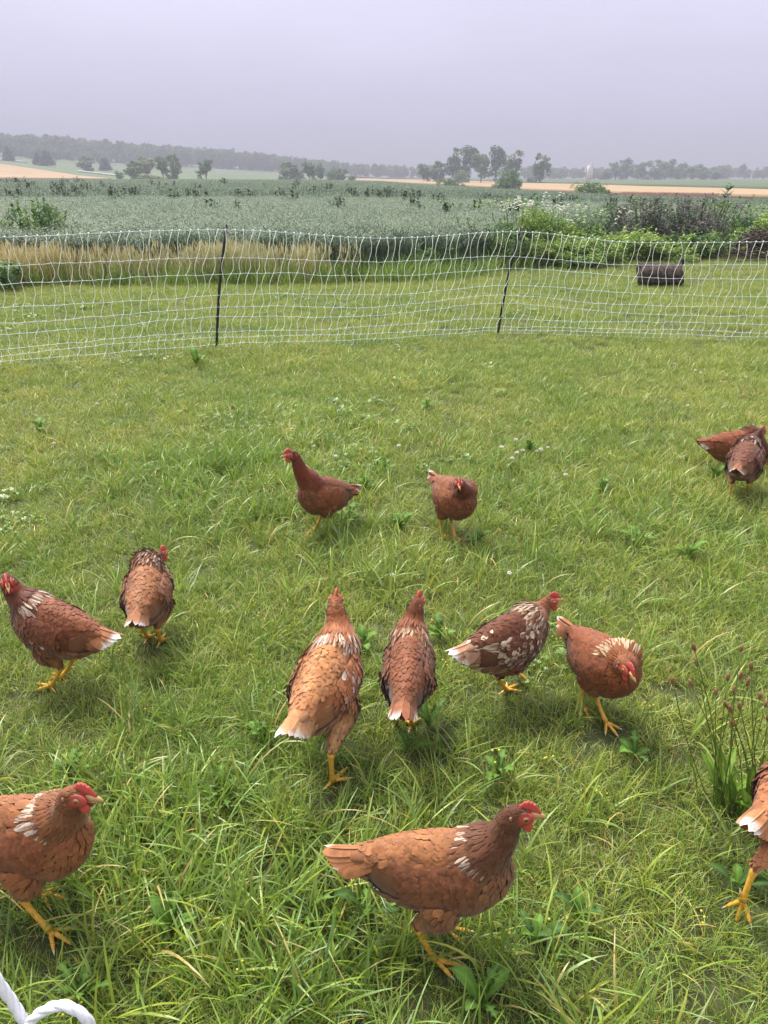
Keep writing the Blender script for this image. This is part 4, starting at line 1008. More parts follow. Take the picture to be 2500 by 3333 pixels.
def make_hen(label, X0, Y0, yaw, s, pitch, head, hyaw, hpitch, legs, pl, seed, tail_el=-4, tail_yaw=0, dens=1.0, neck_bulge=0.0, wid=1.0, nk=1.0, white_tail=.5, drop=0.0, nlift=.14):
    rg = np.random.default_rng(seed)
    yw = R(yaw); RZ = rotz(yw); O = np.array([X0, Y0, 0.0])
    def to_local(p): return (p - O) @ RZ / s
    RP = roty(-R(pitch)); C0 = np.array([0, 0, .23])
    DR = np.array([0, 0, drop])
    def pit(p): return (np.asarray(p, float) - C0) @ RP.T + C0 - DR
    def unpit(p): return (p - C0 + DR) @ RP + C0
    root = obj('hen', None, label=label, cat='hen', group='brown hens on the lawn', loc=O)
    root.rotation_euler = (0, 0, yw); root.scale = (s, s, s)
    # head position: on the pixel's ray, at a given local forward / sideways / height value
    if head[0] == 'loc': Hc = np.array(head[1:4])
    else:
        mode, px, py, val = head; t = ray(px, py); a = to_local(CAMP); b = to_local(CAMP + t); d = b - a
        k = {'fwd': 0, 'lat': 1, 'up': 2}[mode]; Hc = a + d * ((val - a[k]) / d[k])
    hy = R(hyaw) - yw; Mh = rotz(hy) @ roty(-R(hpitch))
    def hl(p): return np.asarray(p, float) @ Mh.T + Hc
    # ---- body: one continuous surface
    mb = MB()
    th = np.arange(22) * 2 * np.pi / 22; k = STF[::3]; m = len(k)
    ring = np.stack([np.repeat(k[:, :1], 22, 1), wid * k[:, 3:4] * np.cos(th)[None] * (1 - .10 * np.sin(th)[None]), (k[:, 1:2] + k[:, 2:3]) / 2 + (k[:, 1:2] - k[:, 2:3]) / 2 * np.sin(th)[None]], -1).reshape(-1, 3)
    i, j = np.meshgrid(np.arange(m - 1), np.arange(22), indexing='ij')
    q = np.stack([i * 22 + j, (i + 1) * 22 + j, (i + 1) * 22 + (j + 1) % 22, i * 22 + (j + 1) % 22], -1).reshape(-1, 4)
    V = np.concatenate([ring, [ring[:22].mean(0)], [ring[-22:].mean(0)]]); jj = np.arange(22)
    t = np.concatenate([np.stack([np.full(22, m * 22), jj, (jj + 1) % 22], -1), np.stack([np.full(22, m * 22 + 1), (m - 1) * 22 + (jj + 1) % 22, (m - 1) * 22 + jj], -1)])
    mb.add(pit(V), q, t)
    B0, B1 = pit([.030, 0, .258]), pit([.080, 0, .286])
    He = hl([-.012, 0, -.006]); midp = (B1 * .5 + He * .5) + np.array([.012 + neck_bulge, 0, 0]); low = B1 * .75 + He * .25 + np.array([.008, 0, .0])
    NS = spline([B0, B1, low, midp, He], 26); tn = np.linspace(0, 1, 26); NR = np.interp(tn, [0, .25, .5, .75, 1], [.058 * wid ** .5, .054 * wid ** .5, .045 * nk, .033 * nk, .0235])
    mb.add(*tube(NS, NR, 16)); mb.add(*ellipsoid(Hc, (.031, .0185, .0215), Mh, 18, 12))
    LEG = []
    for lg in legs:
        sd = lg[0]
        if lg[1] == 'loc': F = np.array(lg[2:5], float); fp = R(lg[5]) if len(lg) > 5 else 0.0
        elif lg[1] == 'pix': F = to_local(ground(lg[2], lg[3], lg[4] * s)); F[1] = sd * np.clip(abs(F[1]), .02, .075); fp = R(lg[5])
        else: F = to_local(ground(lg[1], lg[2])); F[0] = np.clip(F[0], -.15, .13); F[1] = np.clip(F[1], min(sd * .085, sd * -.03), max(sd * .085, sd * -.03)); F[2] = 0; fp = 0.0
        hip = pit([-.012, sd * .034 * wid, .200]); dv = F - hip
        hk = np.array([F[0] * .55 + hip[0] * .45 - .045, F[1] * .8 + hip[1] * .2, F[2] * .75 + .100 - .5 * drop])
        if fp: hk = F + np.array([-.045 if fp < 1.2 else .02, 0, .092])
        kn = hip * .5 + hk * .5 + np.array([.022, sd * .007, .004])
        TP = spline([hip, kn, hk + np.array([.002, 0, .012])], 9); mb.add(*tube(TP, np.interp(np.linspace(0, 1, 9), [0, .35, .7, 1], [.046, .042, .028, .014]), 12))
        LEG.append((sd, F, hk, TP, fp))
    tmp = bpy.data.objects.new('tmp', mb.mesh('tmp')); COL.objects.link(tmp)
    md = tmp.modifiers.new('r', 'REMESH'); md.mode = 'VOXEL'; md.voxel_size = .0055; md.use_smooth_shade = True
    sm = tmp.modifiers.new('s', 'SMOOTH'); sm.factor = .5; sm.iterations = 7
    dg = bpy.context.evaluated_depsgraph_get(); dg.update(); ev = tmp.evaluated_get(dg); em = ev.to_mesh(); em.calc_loop_triangles()
    nv = len(em.vertices); BV = np.zeros(nv * 3, np.float32); em.vertices.foreach_get('co', BV); BV = BV.reshape(-1, 3).astype(float)
    VN = np.zeros(nv * 3, np.float32); em.vertices.foreach_get('normal', VN); VN = VN.reshape(-1, 3).astype(float)
    nt_ = len(em.loop_triangles); BT = np.zeros(nt_ * 3, np.int32); em.loop_triangles.foreach_get('vertices', BT); BT = BT.reshape(-1, 3)
    ev.to_mesh_clear(); bpy.data.objects.remove(tmp)
    def skin_col(p):
        hd = (p - Hc) @ Mh; f = smooth(-.004, .010, hd[:, 0]) * (hd[:, 2] < .013) * (np.linalg.norm(hd, axis=1) < .05)
        return pl['breast'] * .85 * (1 - f[:, None]) + lin(176, 62, 60, KF) * f[:, None]
    BVs = BV - VN * np.where(np.linalg.norm(BV - Hc, axis=1) < .045, .0012, .0034)[:, None]
    obj('body', mesh_np('body', BVs, tris=BT, col=skin_col(BV), mat=M_FEATHER, smooth=True), root)
    # ---- contour feathers
    tri = BV[BT]; ar = np.linalg.norm(np.cross(tri[:, 1] - tri[:, 0], tri[:, 2] - tri[:, 0]), axis=1) / 2
    hdc = (tri.mean(1) - Hc) @ Mh; nd = np.linalg.norm(tri.mean(1)[:, None] - NS[None], axis=2); ti = nd.argmin(1)
    isneck = (ti > 5) & (nd.min(1) < NR[ti] * 1.5)
    wgt = ar * np.where(np.linalg.norm(hdc, axis=1) < .045, 9, np.where(isneck, 4, 1)); ns = int(18000 * dens)
    f = rg.choice(nt_, ns, p=wgt / wgt.sum()); u, v = rg.uniform(0, 1, (2, ns)); sw = u + v > 1; u[sw], v[sw] = 1 - u[sw], 1 - v[sw]; w = 1 - u - v
    P = tri[f, 0] * w[:, None] + tri[f, 1] * u[:, None] + tri[f, 2] * v[:, None]
    Nn = unit(VN[BT[f, 0]] * w[:, None] + VN[BT[f, 1]] * u[:, None] + VN[BT[f, 2]] * v[:, None])
    up = unpit(P); hd = (P - Hc) @ Mh; hdist = np.linalg.norm(hd / np.array([1.1, 1, 1]), axis=1)
    dn = np.linalg.norm(P[:, None] - NS[None], axis=2); ti = dn.argmin(1); t = ti / 25; dmin = dn.min(1)
    headm = hdist < .036; neckm = (~headm) & (t > .16) & (dmin < NR[ti] * 1.45) & (up[:, 0] > .02)
    thighm = np.zeros(ns, bool); thd = np.zeros((ns, 3))
    for sd, F, hk, TP, fp in LEG:
        dd = np.linalg.norm(P[:, None] - TP[None], axis=2); tk = dd.argmin(1); mm = (~headm) & (~neckm) & (tk >= 3) & (dd.min(1) < .062) & (up[:, 2] < .19) & (np.sign(P[:, 1]) == sd)
        thighm |= mm; thd[mm] = unit(hk - TP[2]) + np.array([-.35, 0, 0])
    Lf = np.full(ns, .028); Wf = np.full(ns, .0155); Sp = np.full(ns, .0088); Li = np.full(ns, .19)
    xs = up[:, 0]; front = smooth(.045, .125, xs); rear = smooth(-.06, -.16, xs)
    Lf += .012 * rear; Wf += .002 * rear
    D = np.stack([-1 + .6 * front, -up[:, 1] * 2.0 * rear, -.12 - .95 * front], -1); D = D @ RP.T
    tang = np.gradient(NS, axis=0); tang = -unit(tang)
    D[neckm] = tang[ti[neckm]] + np.array([-.12, 0, 0]); Lf[neckm] = np.interp(t[neckm], [.16, .35, .6, 1], [.044, .042, .028, .015]); Wf[neckm] = np.interp(t[neckm], [.16, .35, .6, 1], [.0075, .0066, .0058, .005]); Sp[neckm] = np.interp(t[neckm], [.16, .35, .6, 1], [.0058, .0054, .0048, .0042])
    fr_neck = neckm & (((P - NS[ti]) @ np.array([1.0, 0, 0])) > .45 * NR[ti]) & (t < .55)
    Lf[fr_neck] = .022; Wf[fr_neck] = .0125; Sp[fr_neck] = .0085
    D[headm] = np.array([-1.0, 0, -.15]) @ Mh.T; Lf[headm] = .0095; Wf[headm] = .0042; Sp[headm] = .0034
    D[thighm] = thd[thighm]; Lf[thighm] = .022; Wf[thighm] = .0095; Sp[thighm] = .0062
    low_ = (up[:, 2] < .19) & ~thighm & ~neckm & ~headm & (xs < -.03); Lf[low_] = .028; Wf[low_] = .010; Sp[low_] = .0068; Li[neckm | headm] = nlift; Li[fr_neck] = .2; brm = (front > .4) & ~neckm & ~headm; Lf[brm] = .021; Wf[brm] = .0120; Sp[brm] = .0074
    # colours
    topw = smooth(-.15, .45, Nn[:, 2])[:, None]; C = pl['back'] * topw + pl['breast'] * (1 - topw)
    fl = np.clip(thighm * .8 + low_ * 1.0 + rear * (Nn[:, 2] < .1), 0, 1)[:, None]; C = C * (1 - fl) + pl['fluff'] * fl
    C[headm] = pl['neck'] * .9; tt = t[neckm][:, None]; nb = .75 * (((P[neckm] - NS[ti[neckm]]) @ np.array([1.0, 0, 0])) > .25 * NR[ti[neckm]])[:, None] * (1 - smooth(.35, .75, tt)); C[neckm] = (pl['neck'] * smooth(.1, .6, tt) + (pl['neck'] * .5 + pl['back'] * .5) * (1 - smooth(.1, .6, tt))) * (1 - nb) + pl['breast'] * nb
    E_ = C * 1.15 if pl['edge'] is None else C * .75 + pl['edge'] * .25
    jit = rg.uniform(.84, 1.16, (ns, 1)) * np.stack([np.ones(ns), rg.uniform(.93, 1.07, ns), rg.uniform(.9, 1.1, ns)], -1); C = C * jit; E_ = E_ * jit
    if pl['collar']:
        bk = ((P - NS[ti]) @ (RP @ np.array([-1.0, 0, .35]))) > -.25 * NR[ti]; band = neckm & bk & (t > .10) & (t < .56)
        pr = pl['collar'] * np.interp(t, [.10, .16, .42, .56], [1, 1, .75, .0]); wm = band & (rg.uniform(0, 1, ns) < pr)
        cr = pl['cream'] * rg.uniform(.75, 1.08, (ns, 1)); E_[wm] = cr[wm]; inner = wm & (rg.uniform(0, 1, ns) < .6); C[inner] = cr[inner] * .7 + C[inner] * .3
    if pl['mott']:
        wm = (~headm) & (~neckm) & (rg.uniform(0, 1, ns) < pl['mott'] * (.25 + rear)); C[wm] = pl['cream'] * .9; E_[wm] = pl['cream']
    face = (hd[:, 0] > -.002) & (np.abs(hd[:, 2]) < .014) & headm | (hd[:, 0] > .014) & headm
    under = (up[:, 0] < .06) & (up[:, 0] > -.155) & (up[:, 2] < .288) & (up[:, 2] > .205) & (np.abs(up[:, 1]) > .03) & ~thighm & ~neckm & ~headm
    P_ok = ~(face | under); idx = np.where(P_ok)[0]; idx = idx[poisson(P[idx], Sp[idx] / math.sqrt(dens), rg)]
    D = unit(D) + rg.normal(0, .10, (ns, 3)); fluffy = (thighm | low_)[idx]
    fm = MB(); V, Q, CC = feathers(P[idx], D[idx], Nn[idx], Lf[idx] * rg.uniform(.85, 1.15, len(idx)), Wf[idx] * rg.uniform(.9, 1.1, len(idx)), C[idx], E_[idx], lift=Li[idx]); fm.add(V, Q, c=CC)
    obj('plumage', fm.mesh('plumage', M_FEATHER, True), root, kind='stuff')
    # ---- wings
    def wing_pt(u, v, sd, o=0.0):
        x = .078 - .240 * u; zt = .292 - .014 * u; hgt = np.interp(u, [0, .06, .25, .5, .78, 1], [.03, .072, .108, .104, .072, .014]); z = zt - hgt * v
        y = np.maximum(trunk_y(x, z) * wid, .030 - .010 * u) * (1 + .02 * np.sin(np.pi * v)) + .0085 * np.minimum(1, u * 7) * (.55 + .45 * np.sin(np.pi * np.clip(v, 0, 1))) + o
        y = np.where(u > .55, y * (1 - .5 * (u - .55) / .45), y)
        return pit(np.stack([x + 0 * z, y * sd, z], -1))
    def wing_n(u, v, sd):
        e = .02; a = wing_pt(np.clip(u + e, 0, 1), v, sd) - wing_pt(np.clip(u - e, 0, 1), v, sd); b = wing_pt(u, np.clip(v + e, 0, 1), sd) - wing_pt(u, np.clip(v - e, 0, 1), sd)
        n_ = unit(np.cross(a, b)); return n_ * np.sign((n_ @ RP)[:, 1:2] * sd + 1e-9)
    def wcol(n_):
        c = np.tile(pl['wing'], (n_, 1)) * rg.uniform(.8, 1.2, (n_, 1)); e = c * 1.16
        wm = rg.uniform(0, 1, n_) < pl['wwhite']; e[wm] = pl['cream'] * rg.uniform(.75, 1.05, (wm.sum(), 1)); w2 = wm & (rg.uniform(0, 1, n_) < .4); c[w2] = pl['cream'] * .8; return c, e
    for sd in (1, -1):
        uu, vv = np.meshgrid(np.linspace(0, 1, 18), np.linspace(0, 1, 9), indexing='ij'); G = wing_pt(uu.ravel(), vv.ravel(), sd); Gi = wing_pt(uu.ravel(), vv.ravel(), sd, -.012)
        i, j = np.meshgrid(np.arange(17), np.arange(8), indexing='ij'); q = np.stack([i * 9 + j, i * 9 + j + 1, (i + 1) * 9 + j + 1, (i + 1) * 9 + j], -1).reshape(-1, 4)
        wm_ = MB(); wm_.add(G, q, c=pl['wing'] * .85)
        ed = [a * 9 for a in range(18)] + [17 * 9 + b for b in range(1, 9)] + [a * 9 + 8 for a in range(16, -1, -1)] + [b for b in range(7, 0, -1)]
        rim = np.concatenate([G[ed], Gi[ed]]); ne = len(ed); a = np.arange(ne); wm_.add(rim, np.stack([a, (a + 1) % ne, ne + (a + 1) % ne, ne + a], -1), c=pl['wing'] * .85)
        us, vs = [], []
        for r_i, u0 in enumerate(np.linspace(.0, .60, 13)):
            nn = 9; vs_ = (np.arange(nn) + (.5 if r_i % 2 else 0)) / nn; us += list(u0 + rg.normal(0, .008, nn)); vs += list(np.clip(vs_ + rg.normal(0, .015, nn), 0, .97))
        us, vs = np.clip(np.array(us), 0, 1), np.array(vs); nn = len(us); p0 = wing_pt(us, vs, sd, .001); p1 = wing_pt(np.clip(us + .12, 0, 1), vs, sd, .001); c, e = wcol(nn)
        V, Q, CC = feathers(p0, p1 - p0, wing_n(us, vs, sd), rg.uniform(.026, .034, nn) * np.interp(us, [0, .6], [.8, 1.35]), rg.uniform(.016, .020, nn), c, e, lift=.16, curve=.08); wm_.add(V, Q, c=CC)
        wing = obj('wing', wm_.mesh('wing', M_FEATHER, True), root)
        for k_ in range(9):
            v0 = .10 + .86 * k_ / 8; u0 = np.array([.50]); p0 = wing_pt(u0, np.array([v0]), sd, .003 + .0006 * (8 - k_)); ue = np.interp(v0, [.1, .5, .97], [.98, 1.0, .80]); p1 = wing_pt(np.array([ue]), np.array([v0 * .9]), sd, .003 + .0006 * (8 - k_))
            c, e = wcol(1); L1 = np.linalg.norm(p1 - p0) * 1.05; V, Q, CC = feathers(p0, p1 - p0, wing_n(u0 + .2, np.array([v0]), sd), L1, .021, c, e, lift=.03, curve=.06, rows=8, tip=(pl['cream'] if rg.uniform() < pl['wwhite'] * 1.5 else c[0] * 1.05)[None], tipfrac=.7)
            fo = MB(); fo.add(V, Q, c=CC); obj('flight_feather', fo.mesh('flight_feather', M_FEATHER, True), wing)
    # ---- tail
    tail_root = pit([-.145, 0, .282]); mbt = MB()
    mbt.add(*ellipsoid(pit([-.168, 0, .276]), (.045, .026, .016), RP, 12, 8), c=pl['tail'] * .8)
    tl = obj('tail', mbt.mesh('tail', M_FEATHER, True), root)
    for k_ in range(6):
        for sd in (1, -1):
            spd = R(1 + 1.7 * k_) * sd + R(tail_yaw); el = R(tail_el - 1.9 * k_)
            d = np.array([[-math.cos(spd) * math.cos(el), math.sin(spd) * math.cos(el), math.sin(el)]]) @ RP.T; p0 = pit([[-.138, sd * (.004 + .0045 * k_), .290 - .0040 * k_]])
            n0 = np.array([[0, sd * (.5 + .32 * k_), 1.0]]) @ RP.T; c = pl['tail'][None] * rg.uniform(.8, 1.2); tp = (pl['tip'] * rg.uniform(.8, 1.05))[None] if rg.uniform() < white_tail else c * 1.25
            V, Q, CC = feathers(p0, d, unit(n0), .124 - .008 * k_, .025, c, c * 1.12, lift=.02, curve=.05 + .01 * k_, rows=9, tip=tp, tipfrac=rg.uniform(.78, .98), cup=.12)
            fo = MB(); fo.add(V, Q, c=CC); obj('tail_feather', fo.mesh('tail_feather', M_FEATHER, True), tl)
    # ---- legs
    yel = lin(222, 168, 62, .78)
    for sd, F, hk, TP, fp in LEG:
        lm = MB(); ank = F + np.array([0, 0, .013]); P = spline([hk, hk * .5 + ank * .5 + np.array([-.003, 0, 0]), ank], 9)
        lm.add(*tube(P, [.0098, .0085, .0070, .0066, .0064, .0064, .0068, .0078, .0088], 10), c=yel * (np.repeat(np.linspace(.92, 1.05, 9), 10).tolist() + [1, 1] and 1.0))
        claws = []
        fy = rg.normal(0, .12)
        for ang, ln, rr_ in ((-.66, .044, .0052), (0, .058, .0056), (.66, .044, .0052), (2.85, .022, .0046)):
            d = np.array([math.cos(ang + fy), math.sin(ang + fy), 0]); zz = np.array([.0, .001, -.002, -.004, -.0068]); q_ = np.array([0, .28, .55, .8, 1.0])
            tp = d[None] * (q_ * ln)[:, None] + np.array([0, 0, 1.0]) * zz[:, None]; cl = np.array([tp[-1] * .97, tp[-1] + d * .006 + (0, 0, .0008), tp[-1] + d * .013 + (0, 0, -.0035)])
            if fp: tp = tp @ roty(fp).T; cl = cl @ roty(fp).T
            tp, cl = tp + ank, cl + ank; tp[:, 2] = np.maximum(tp[:, 2], .005); cl[:, 2] = np.maximum(cl[:, 2], .003)
            sp_ = spline(tp, 10); kn = rr_ * np.array([1.25, 1.0, .92, 1.05, .9, .85, 1.0, .82, .75, .6]); lm.add(*tube(sp_, kn, 8), c=yel); claws.append(cl)
        lg = obj('leg', lm.mesh('leg', M_LEG, True), root)
        for cl in claws:
            cm = MB(); cm.add(*tube(spline(cl, 5), [.0028, .0026, .002, .0012, .0004], 6), c=lin(226, 212, 186, .75)); obj('claw', cm.mesh('claw', M_HORN, True), lg)
    # ---- head details
    red, redd = lin(224, 92, 84, .62), lin(178, 84, 70, .6)
    oc = [(.047, .0035), (.043, .011), (.036, .019), (.031, .0275), (.0285, .0285), (.0265, .0265), (.0235, .0330), (.0205, .0335), (.019, .0305), (.0155, .0355), (.0125, .0350), (.0115, .0315), (.008, .0335), (.0055, .0315), (.0035, .0275), (-.001, .0225), (-.003, .0185), (.008, .0135), (.022, .0085), (.034, .003)]
    oc = np.array(oc); no = len(oc); cm = MB(); cen = np.array([.021, .0165]); sway = rg.normal(0, .0012)
    def ol(kf, y): p = oc * kf + cen * (1 - kf); return np.stack([p[:, 0], y + sway * np.clip((p[:, 1] - .015) / .02, 0, 1), p[:, 1]], -1)
    V = np.concatenate([ol(.86, -.0030), ol(1, -.0009), ol(1, .0009), ol(.86, .0030), [[cen[0], -.0034, cen[1]], [cen[0], .0034, cen[1]]]])
    a = np.arange(no); q = np.concatenate([np.stack([b * no + a, b * no + (a + 1) % no, (b + 1) * no + (a + 1) % no, (b + 1) * no + a], -1) for b in range(3)])
    t_ = np.concatenate([np.stack([np.full(no, 4 * no), (a + 1) % no, a], -1), np.stack([np.full(no, 4 * no + 1), 3 * no + a, 3 * no + (a + 1) % no], -1)])
    cm.add(hl(V), q, t_, c=red); obj('comb', cm.mesh('comb', M_SKIN, True), root)
    bk = MB(); horn = lin(218, 172, 118, .7)
    V, q, t_ = tube([(.024, 0, .001), (.034, 0, .0012), (.044, 0, .0), (.053, 0, -.0030), (.059, 0, -.0075)], [.0098, .0088, .0066, .0040, .0009], 10); V[:, 1] *= .72; bk.add(hl(V), q, t_, c=horn)
    V, q, t_ = tube([(.022, 0, -.0075), (.036, 0, -.0072), (.051, 0, -.0088)], [.0062, .0046, .0009], 8); V[:, 2] = -.0078 + (V[:, 2] + .0078) * .6; bk.add(hl(V), q, t_, c=horn * .92)
    obj('beak', bk.mesh('beak', M_HORN, True), root)
    for sd in (1, -1):
        fc = MB()
        for ce_, ra_, cl_ in (((.010, sd * .0122, .0005), (.0200, .0062, .0152), red * .92), ((-.003, sd * .0120, -.0105), (.0185, .0062, .0105), redd * .85)):
            V, q, t_ = ellipsoid(ce_, ra_, None, 22, 14); rho = np.hypot((V[:, 0] - ce_[0]) / ra_[0], (V[:, 2] - ce_[2]) / ra_[2]) + rg.normal(0, .07, len(V)); fb = (smooth(.45, .95, rho) * (V[:, 0] < .016))[:, None] * .8
            fc.add(hl(V), q, t_, c=cl_ * (1 - fb) + pl['neck'] * .9 * fb)
        fo = obj('face', fc.mesh('face', M_SKIN, True), root)
        Mr = np.array([[1, 0, 0], [0, 0, -sd], [0, sd, 0]], float).T if sd > 0 else np.array([[1, 0, 0], [0, 0, 1], [0, -1, 0]], float).T
        V, q, t_ = ellipsoid((0, 0, 0), (.0052, .0052, .0040), None, 16, 14); ang = np.arctan2(np.hypot(V[:, 0], V[:, 1]), V[:, 2] * 1.3)
        cc = np.where(ang[:, None] < .50, np.array([.004, .004, .004]), np.where(ang[:, None] < 1.12, lin(186, 132, 70, .6), lin(60, 40, 30)))
        Vw = np.stack([V[:, 0] + .0115, sd * (.0180 + V[:, 2]), V[:, 1] + .0045], -1)
        em_ = MB(); em_.add(hl(Vw), q if sd < 0 else q[:, ::-1], t_ if sd < 0 else t_[:, ::-1], c=cc); ey = obj('eye', em_.mesh('eye', M_EYE, True), root)
        a = np.linspace(0, 2 * np.pi, 19); rm = MB(); rm.add(*tube(hl(np.stack([.0115 + .0056 * np.cos(a), np.full(19, sd * .0192), .0045 + .0050 * np.sin(a)], -1)), .0008, 6, False), c=lin(214, 160, 120, .6)); obj('eyelid', rm.mesh('eyelid', M_SKIN, True), ey)
        er = MB(); V, q, t_ = ellipsoid((-.0175, sd * .0150, .0010), (.0034, .0030, .0052), None, 10, 8); er.add(hl(V), q, t_, c=lin(196, 146, 112, .5)); V, q, t_ = ellipsoid((-.0135, sd * .0150, -.0125), (.0036, .0048, .0085), None, 10, 8); er.add(hl(V), q, t_, c=red)
        obj('ear_lobe', er.mesh('ear_lobe', M_SKIN, True), root)
        wt = MB(); V, q, t_ = ellipsoid((0, 0, 0), (.0118, .0030, .0120), None, 16, 12); V[:, 0] += -.15 * V[:, 2]; V += np.array([.0205, sd * .0075, -.0215]); V[:, 1] += sd * (-.0215 - V[:, 2]) * .12; wt.add(hl(V), q, t_, c=red * .95)
        obj('wattle', wt.mesh('wattle', M_SKIN, True), root)
    return root

def on_ground(px, py, yaw, fx, fy, s):
    """root position so that the foot seen at a pixel lies at local (fx, fy)"""
    g = ground(px, py); o = rotz(R(yaw)) @ np.array([fx, fy, 0]) * s; return g[0] - o[0], g[1] - o[1]

def on_tail(px, py, yaw, s, pitch=0, tail_el=-4):
    """root position so that the tail tip falls on a pixel"""
    a = R(pitch); tx, tz = -.138 - .118 * math.cos(R(tail_el)), .288 + .118 * math.sin(R(tail_el)); dz = tz - .23
    lx, lz = tx * math.cos(a) - dz * math.sin(a), .23 + tx * math.sin(a) + dz * math.cos(a)
    g = ground(px, py, lz * s); o = rotz(R(yaw)) @ np.array([lx, 0, 0]) * s; return g[0] - o[0], g[1] - o[1]
H = make_hen
rust = dict(back=(140, 80, 50), neck=(112, 54, 34), breast=(128, 78, 52), wing=(120, 66, 42), fluff=(150, 98, 68), tail=(150, 92, 60))
def P(**kw): d = dict(rust); d.update(kw); return pal(**d)
#            label                                                              x      y     yaw   s   pitch  head                       hyaw hpitch legs
H('large brown hen in profile facing right, nearest the camera', .127, 1.138, -12, .97, 12, ('lat', 1686, 2650, -.0), 2, -6, [(-1, 1418, 3140), (1, 'loc', -.005, .04, 0)],
  P(back=(166, 106, 70), neck=(92, 48, 32), breast=(140, 94, 68), wing=(134, 82, 56), fluff=(152, 104, 76), tail=(176, 116, 80), edge=(206, 152, 112), collar=.35, tip=(226, 206, 194)), 1, white_tail=.35, tail_el=-3)
x_, y_ = on_ground(168, 3045, -14, .03, -.045, 1.0)
H('brown hen at the bottom left corner, cut off by the left border', x_, y_, -14, 1.0, 10, ('lat', 245, 2590, -.02), -6, -4, [(-1, 168, 3045), (1, 'loc', -.05, .035, 0)],
  P(back=(160, 98, 64), neck=(138, 82, 52), breast=(150, 90, 56), wing=(140, 82, 54), edge=(206, 150, 108), collar=.8), 2)
x_, y_ = on_tail(2425, 2702, 38, 1.0, 4)
H('hen mostly cut off by the right border, tail and one raised foot showing', x_, y_, 38, 1.0, 4, ('loc', .15, 0, .40), 30, -5, [(1, 'loc', .05, .045, 0), (-1, 'pix', 2385, 2925, .045, 95)],
  P(back=(178, 112, 76), fluff=(190, 130, 94), tail=(184, 122, 84), wing=(160, 92, 60)), 3, wid=1.1)
x_, y_ = on_tail(928, 2405, 73, 1.08, 6)
H('pale ginger hen seen from behind with white tail, striding away in the centre', x_, y_, 73, 1.08, 6, ('fwd', 1092, 1962, .135), 86, 0, [(-1, 1084, 2556), (1, 'loc', .06, .045, .05, 40)],
  P(back=(196, 132, 88), neck=(168, 96, 60), breast=(180, 116, 78), wing=(184, 116, 76), fluff=(206, 156, 118), tail=(204, 150, 112), edge=(214, 160, 116), collar=.85, wwhite=.06), 4, wid=1.1, white_tail=.9, tail_yaw=8)
x_, y_ = on_tail(1306, 2352, 84, .97, 8, -8)
H('plain chestnut hen seen from behind, right of the pale hen', x_, y_, 84, .97, 8, ('fwd', 1358, 1962, .13), 66, -2, [(-1, 1338, 2370), (1, 'loc', .03, .04, 0)],
  P(back=(142, 84, 56), neck=(136, 76, 46), wing=(138, 80, 54), tail=(150, 92, 64), collar=.8, cream=(232, 204, 168)), 5, white_tail=.45, tail_el=-8)
H('dark brown hen with cream collar and white-flecked wings, walking away to the right', .385, 1.985, 33, .95, 2, ('lat', 1785, 1958, -.0), 18, 0, [(-1, 1637, 2248), (1, 'loc', .085, .05, .03, 35)],
  P(back=(112, 62, 42), neck=(150, 90, 56), breast=(120, 76, 54), wing=(108, 60, 42), fluff=(168, 124, 98), tail=(196, 150, 126), collar=1.0, wwhite=.42, cream=(240, 216, 186), mott=.12), 6, wid=1.05, white_tail=1.0)
x_, y_ = ground(1945, 2340)[:2]
H('russet hen with streaked cream hackles stepping towards the camera, head lowered', x_, y_, -66, .89, 5, ('up', 2035, 2170, .315), -66, -20, [(-1, 1972, 2362), (1, 1895, 2310)],
  P(back=(142, 80, 50), neck=(150, 86, 50), breast=(132, 74, 46), wing=(132, 74, 48), collar=.9, cream=(238, 212, 172)), 7, wid=1.22, drop=.012, tail_el=4)
H('brown hen with white collar at the left border, tail to the right', -1.026, 2.05, 162, .98, 9, ('fwd', 22, 1890, .115), -62, -10, [(1, 166, 2245), (-1, 'loc', .03, -.035, 0)],
  P(back=(134, 76, 48), neck=(108, 58, 38), breast=(138, 88, 62), wing=(124, 68, 44), fluff=(170, 116, 84), tail=(168, 108, 74), collar=.75, wwhite=.05), 8, wid=1.1, white_tail=.8)
x_, y_ = ground(503, 2085)[:2]
H('tan hen seen from behind on the left, white feather on its tail', x_, y_, 95, .95, 8, ('fwd', 522, 1808, .13), 72, -4, [(-1, 525, 2097), (1, 482, 2085)],
  P(back=(164, 106, 72), neck=(128, 70, 46), breast=(150, 96, 66), wing=(156, 98, 66), fluff=(166, 112, 82), tail=(168, 112, 80), edge=(196, 140, 104), collar=.45), 9, drop=.02, nlift=.07, wid=1.18, white_tail=.4, tail_el=-8)
x_, y_ = ground(1050, 1742)[:2]
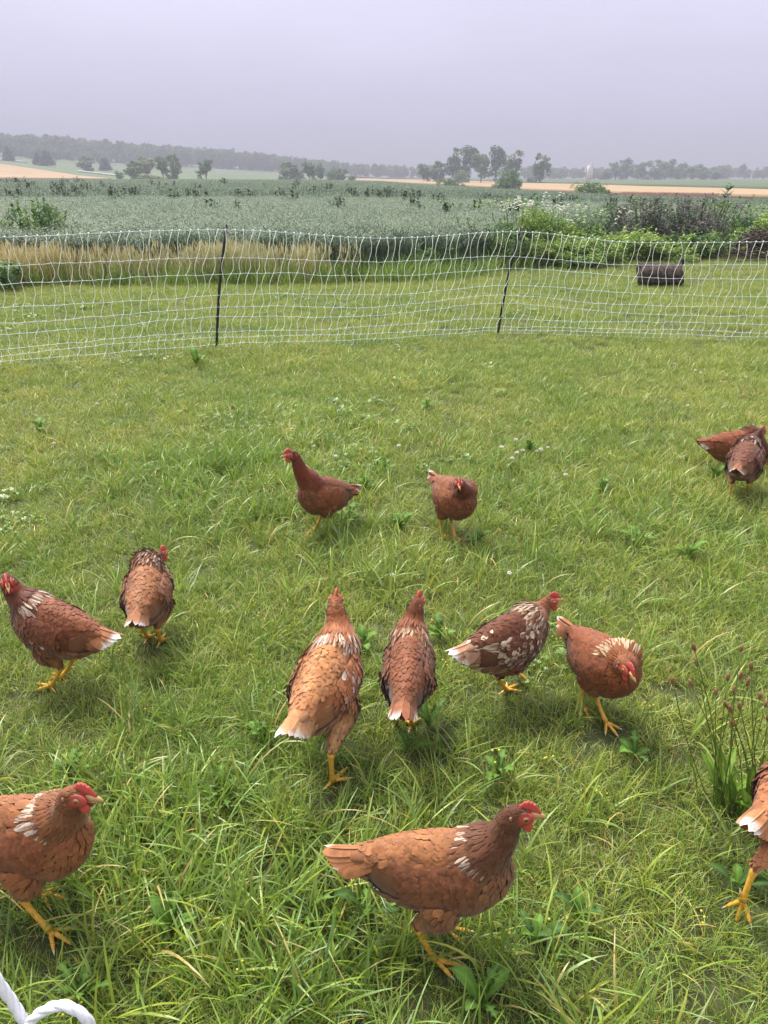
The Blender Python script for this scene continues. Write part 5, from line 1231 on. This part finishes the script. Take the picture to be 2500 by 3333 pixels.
H('dark brown hen standing tall and facing left, further back', x_, y_, 222, .90, 18, ('up', 950, 1480, .455), 196, -4, [(1, 1055, 1742), (-1, 'loc', .03, -.04, 0)],
  P(back=(128, 72, 48), neck=(122, 56, 34), breast=(132, 82, 56), wing=(140, 80, 52), fluff=(130, 78, 54)), 10, wid=1.15, nk=1.12, drop=.012, tail_el=10)
x_, y_ = ground(1476, 1752)[:2]
H('brown hen in the middle distance facing the camera, tail raised', x_, y_, -64, .93, 3, ('up', 1491, 1570, .345), -86, -8, [(1, 1482, 1760), (-1, 'loc', -.04, -.04, 0)],
  P(back=(140, 80, 50), neck=(112, 60, 38), breast=(132, 82, 56), wing=(150, 90, 60)), 11, drop=.02, wid=1.22, tail_el=12)
x_, y_ = ground(2405, 1428, .19)[:2]
H('reddish hen bending down to peck, its head hidden behind another hen at right', x_, y_, 4, .95, 0, ('loc', .19, -.03, .09), 0, -60, [(1, 'loc', 0, .045, 0), (-1, 'loc', .02, -.035, 0)],
  P(back=(150, 84, 54), wing=(148, 84, 56), fluff=(164, 112, 80), breast=(150, 92, 62)), 12, wid=1.25, drop=.08, tail_el=-14)
x_, y_ = ground(2404, 1612)[:2]
H('dark reddish hen seen from behind at the right border, flecked collar', x_, y_, 56, .95, 8, ('fwd', 2478, 1405, .13), 40, -4, [(1, 2375, 1622), (-1, 2432, 1612)],
  P(back=(124, 72, 52), neck=(104, 56, 42), wing=(120, 68, 50), fluff=(168, 124, 92), tail=(150, 94, 66), collar=.3, breast=(140, 86, 62)), 13, drop=.025, nlift=.08, wid=1.25, white_tail=.4, tail_el=-6)

# ------------------------------------------------------------------ haze over the land
hb = bpy.data.meshes.new('haze'); bm = bmesh.new(); bmesh.ops.create_cube(bm, size=1.0); bm.to_mesh(hb); bm.free()
hz = obj('haze', hb, label='thin grey mist filling the air over the fields', cat='haze', kind='stuff')
hz.scale = (8300, 8300, 52); hz.location = (0, 0, 52 / 2 - 3.2)
m, n = new_mat('haze'); o_ = N(n, 'ShaderNodeOutputMaterial'); pv = N(n, 'ShaderNodeVolumePrincipled')
pv.inputs['Color'].default_value = (0.465, 0.47, 0.55, 1); pv.inputs['Density'].default_value = 0.0013; pv.inputs['Anisotropy'].default_value = 0.0
n.links.new(pv.outputs[0], o_.inputs['Volume']); hb.materials.append(m)
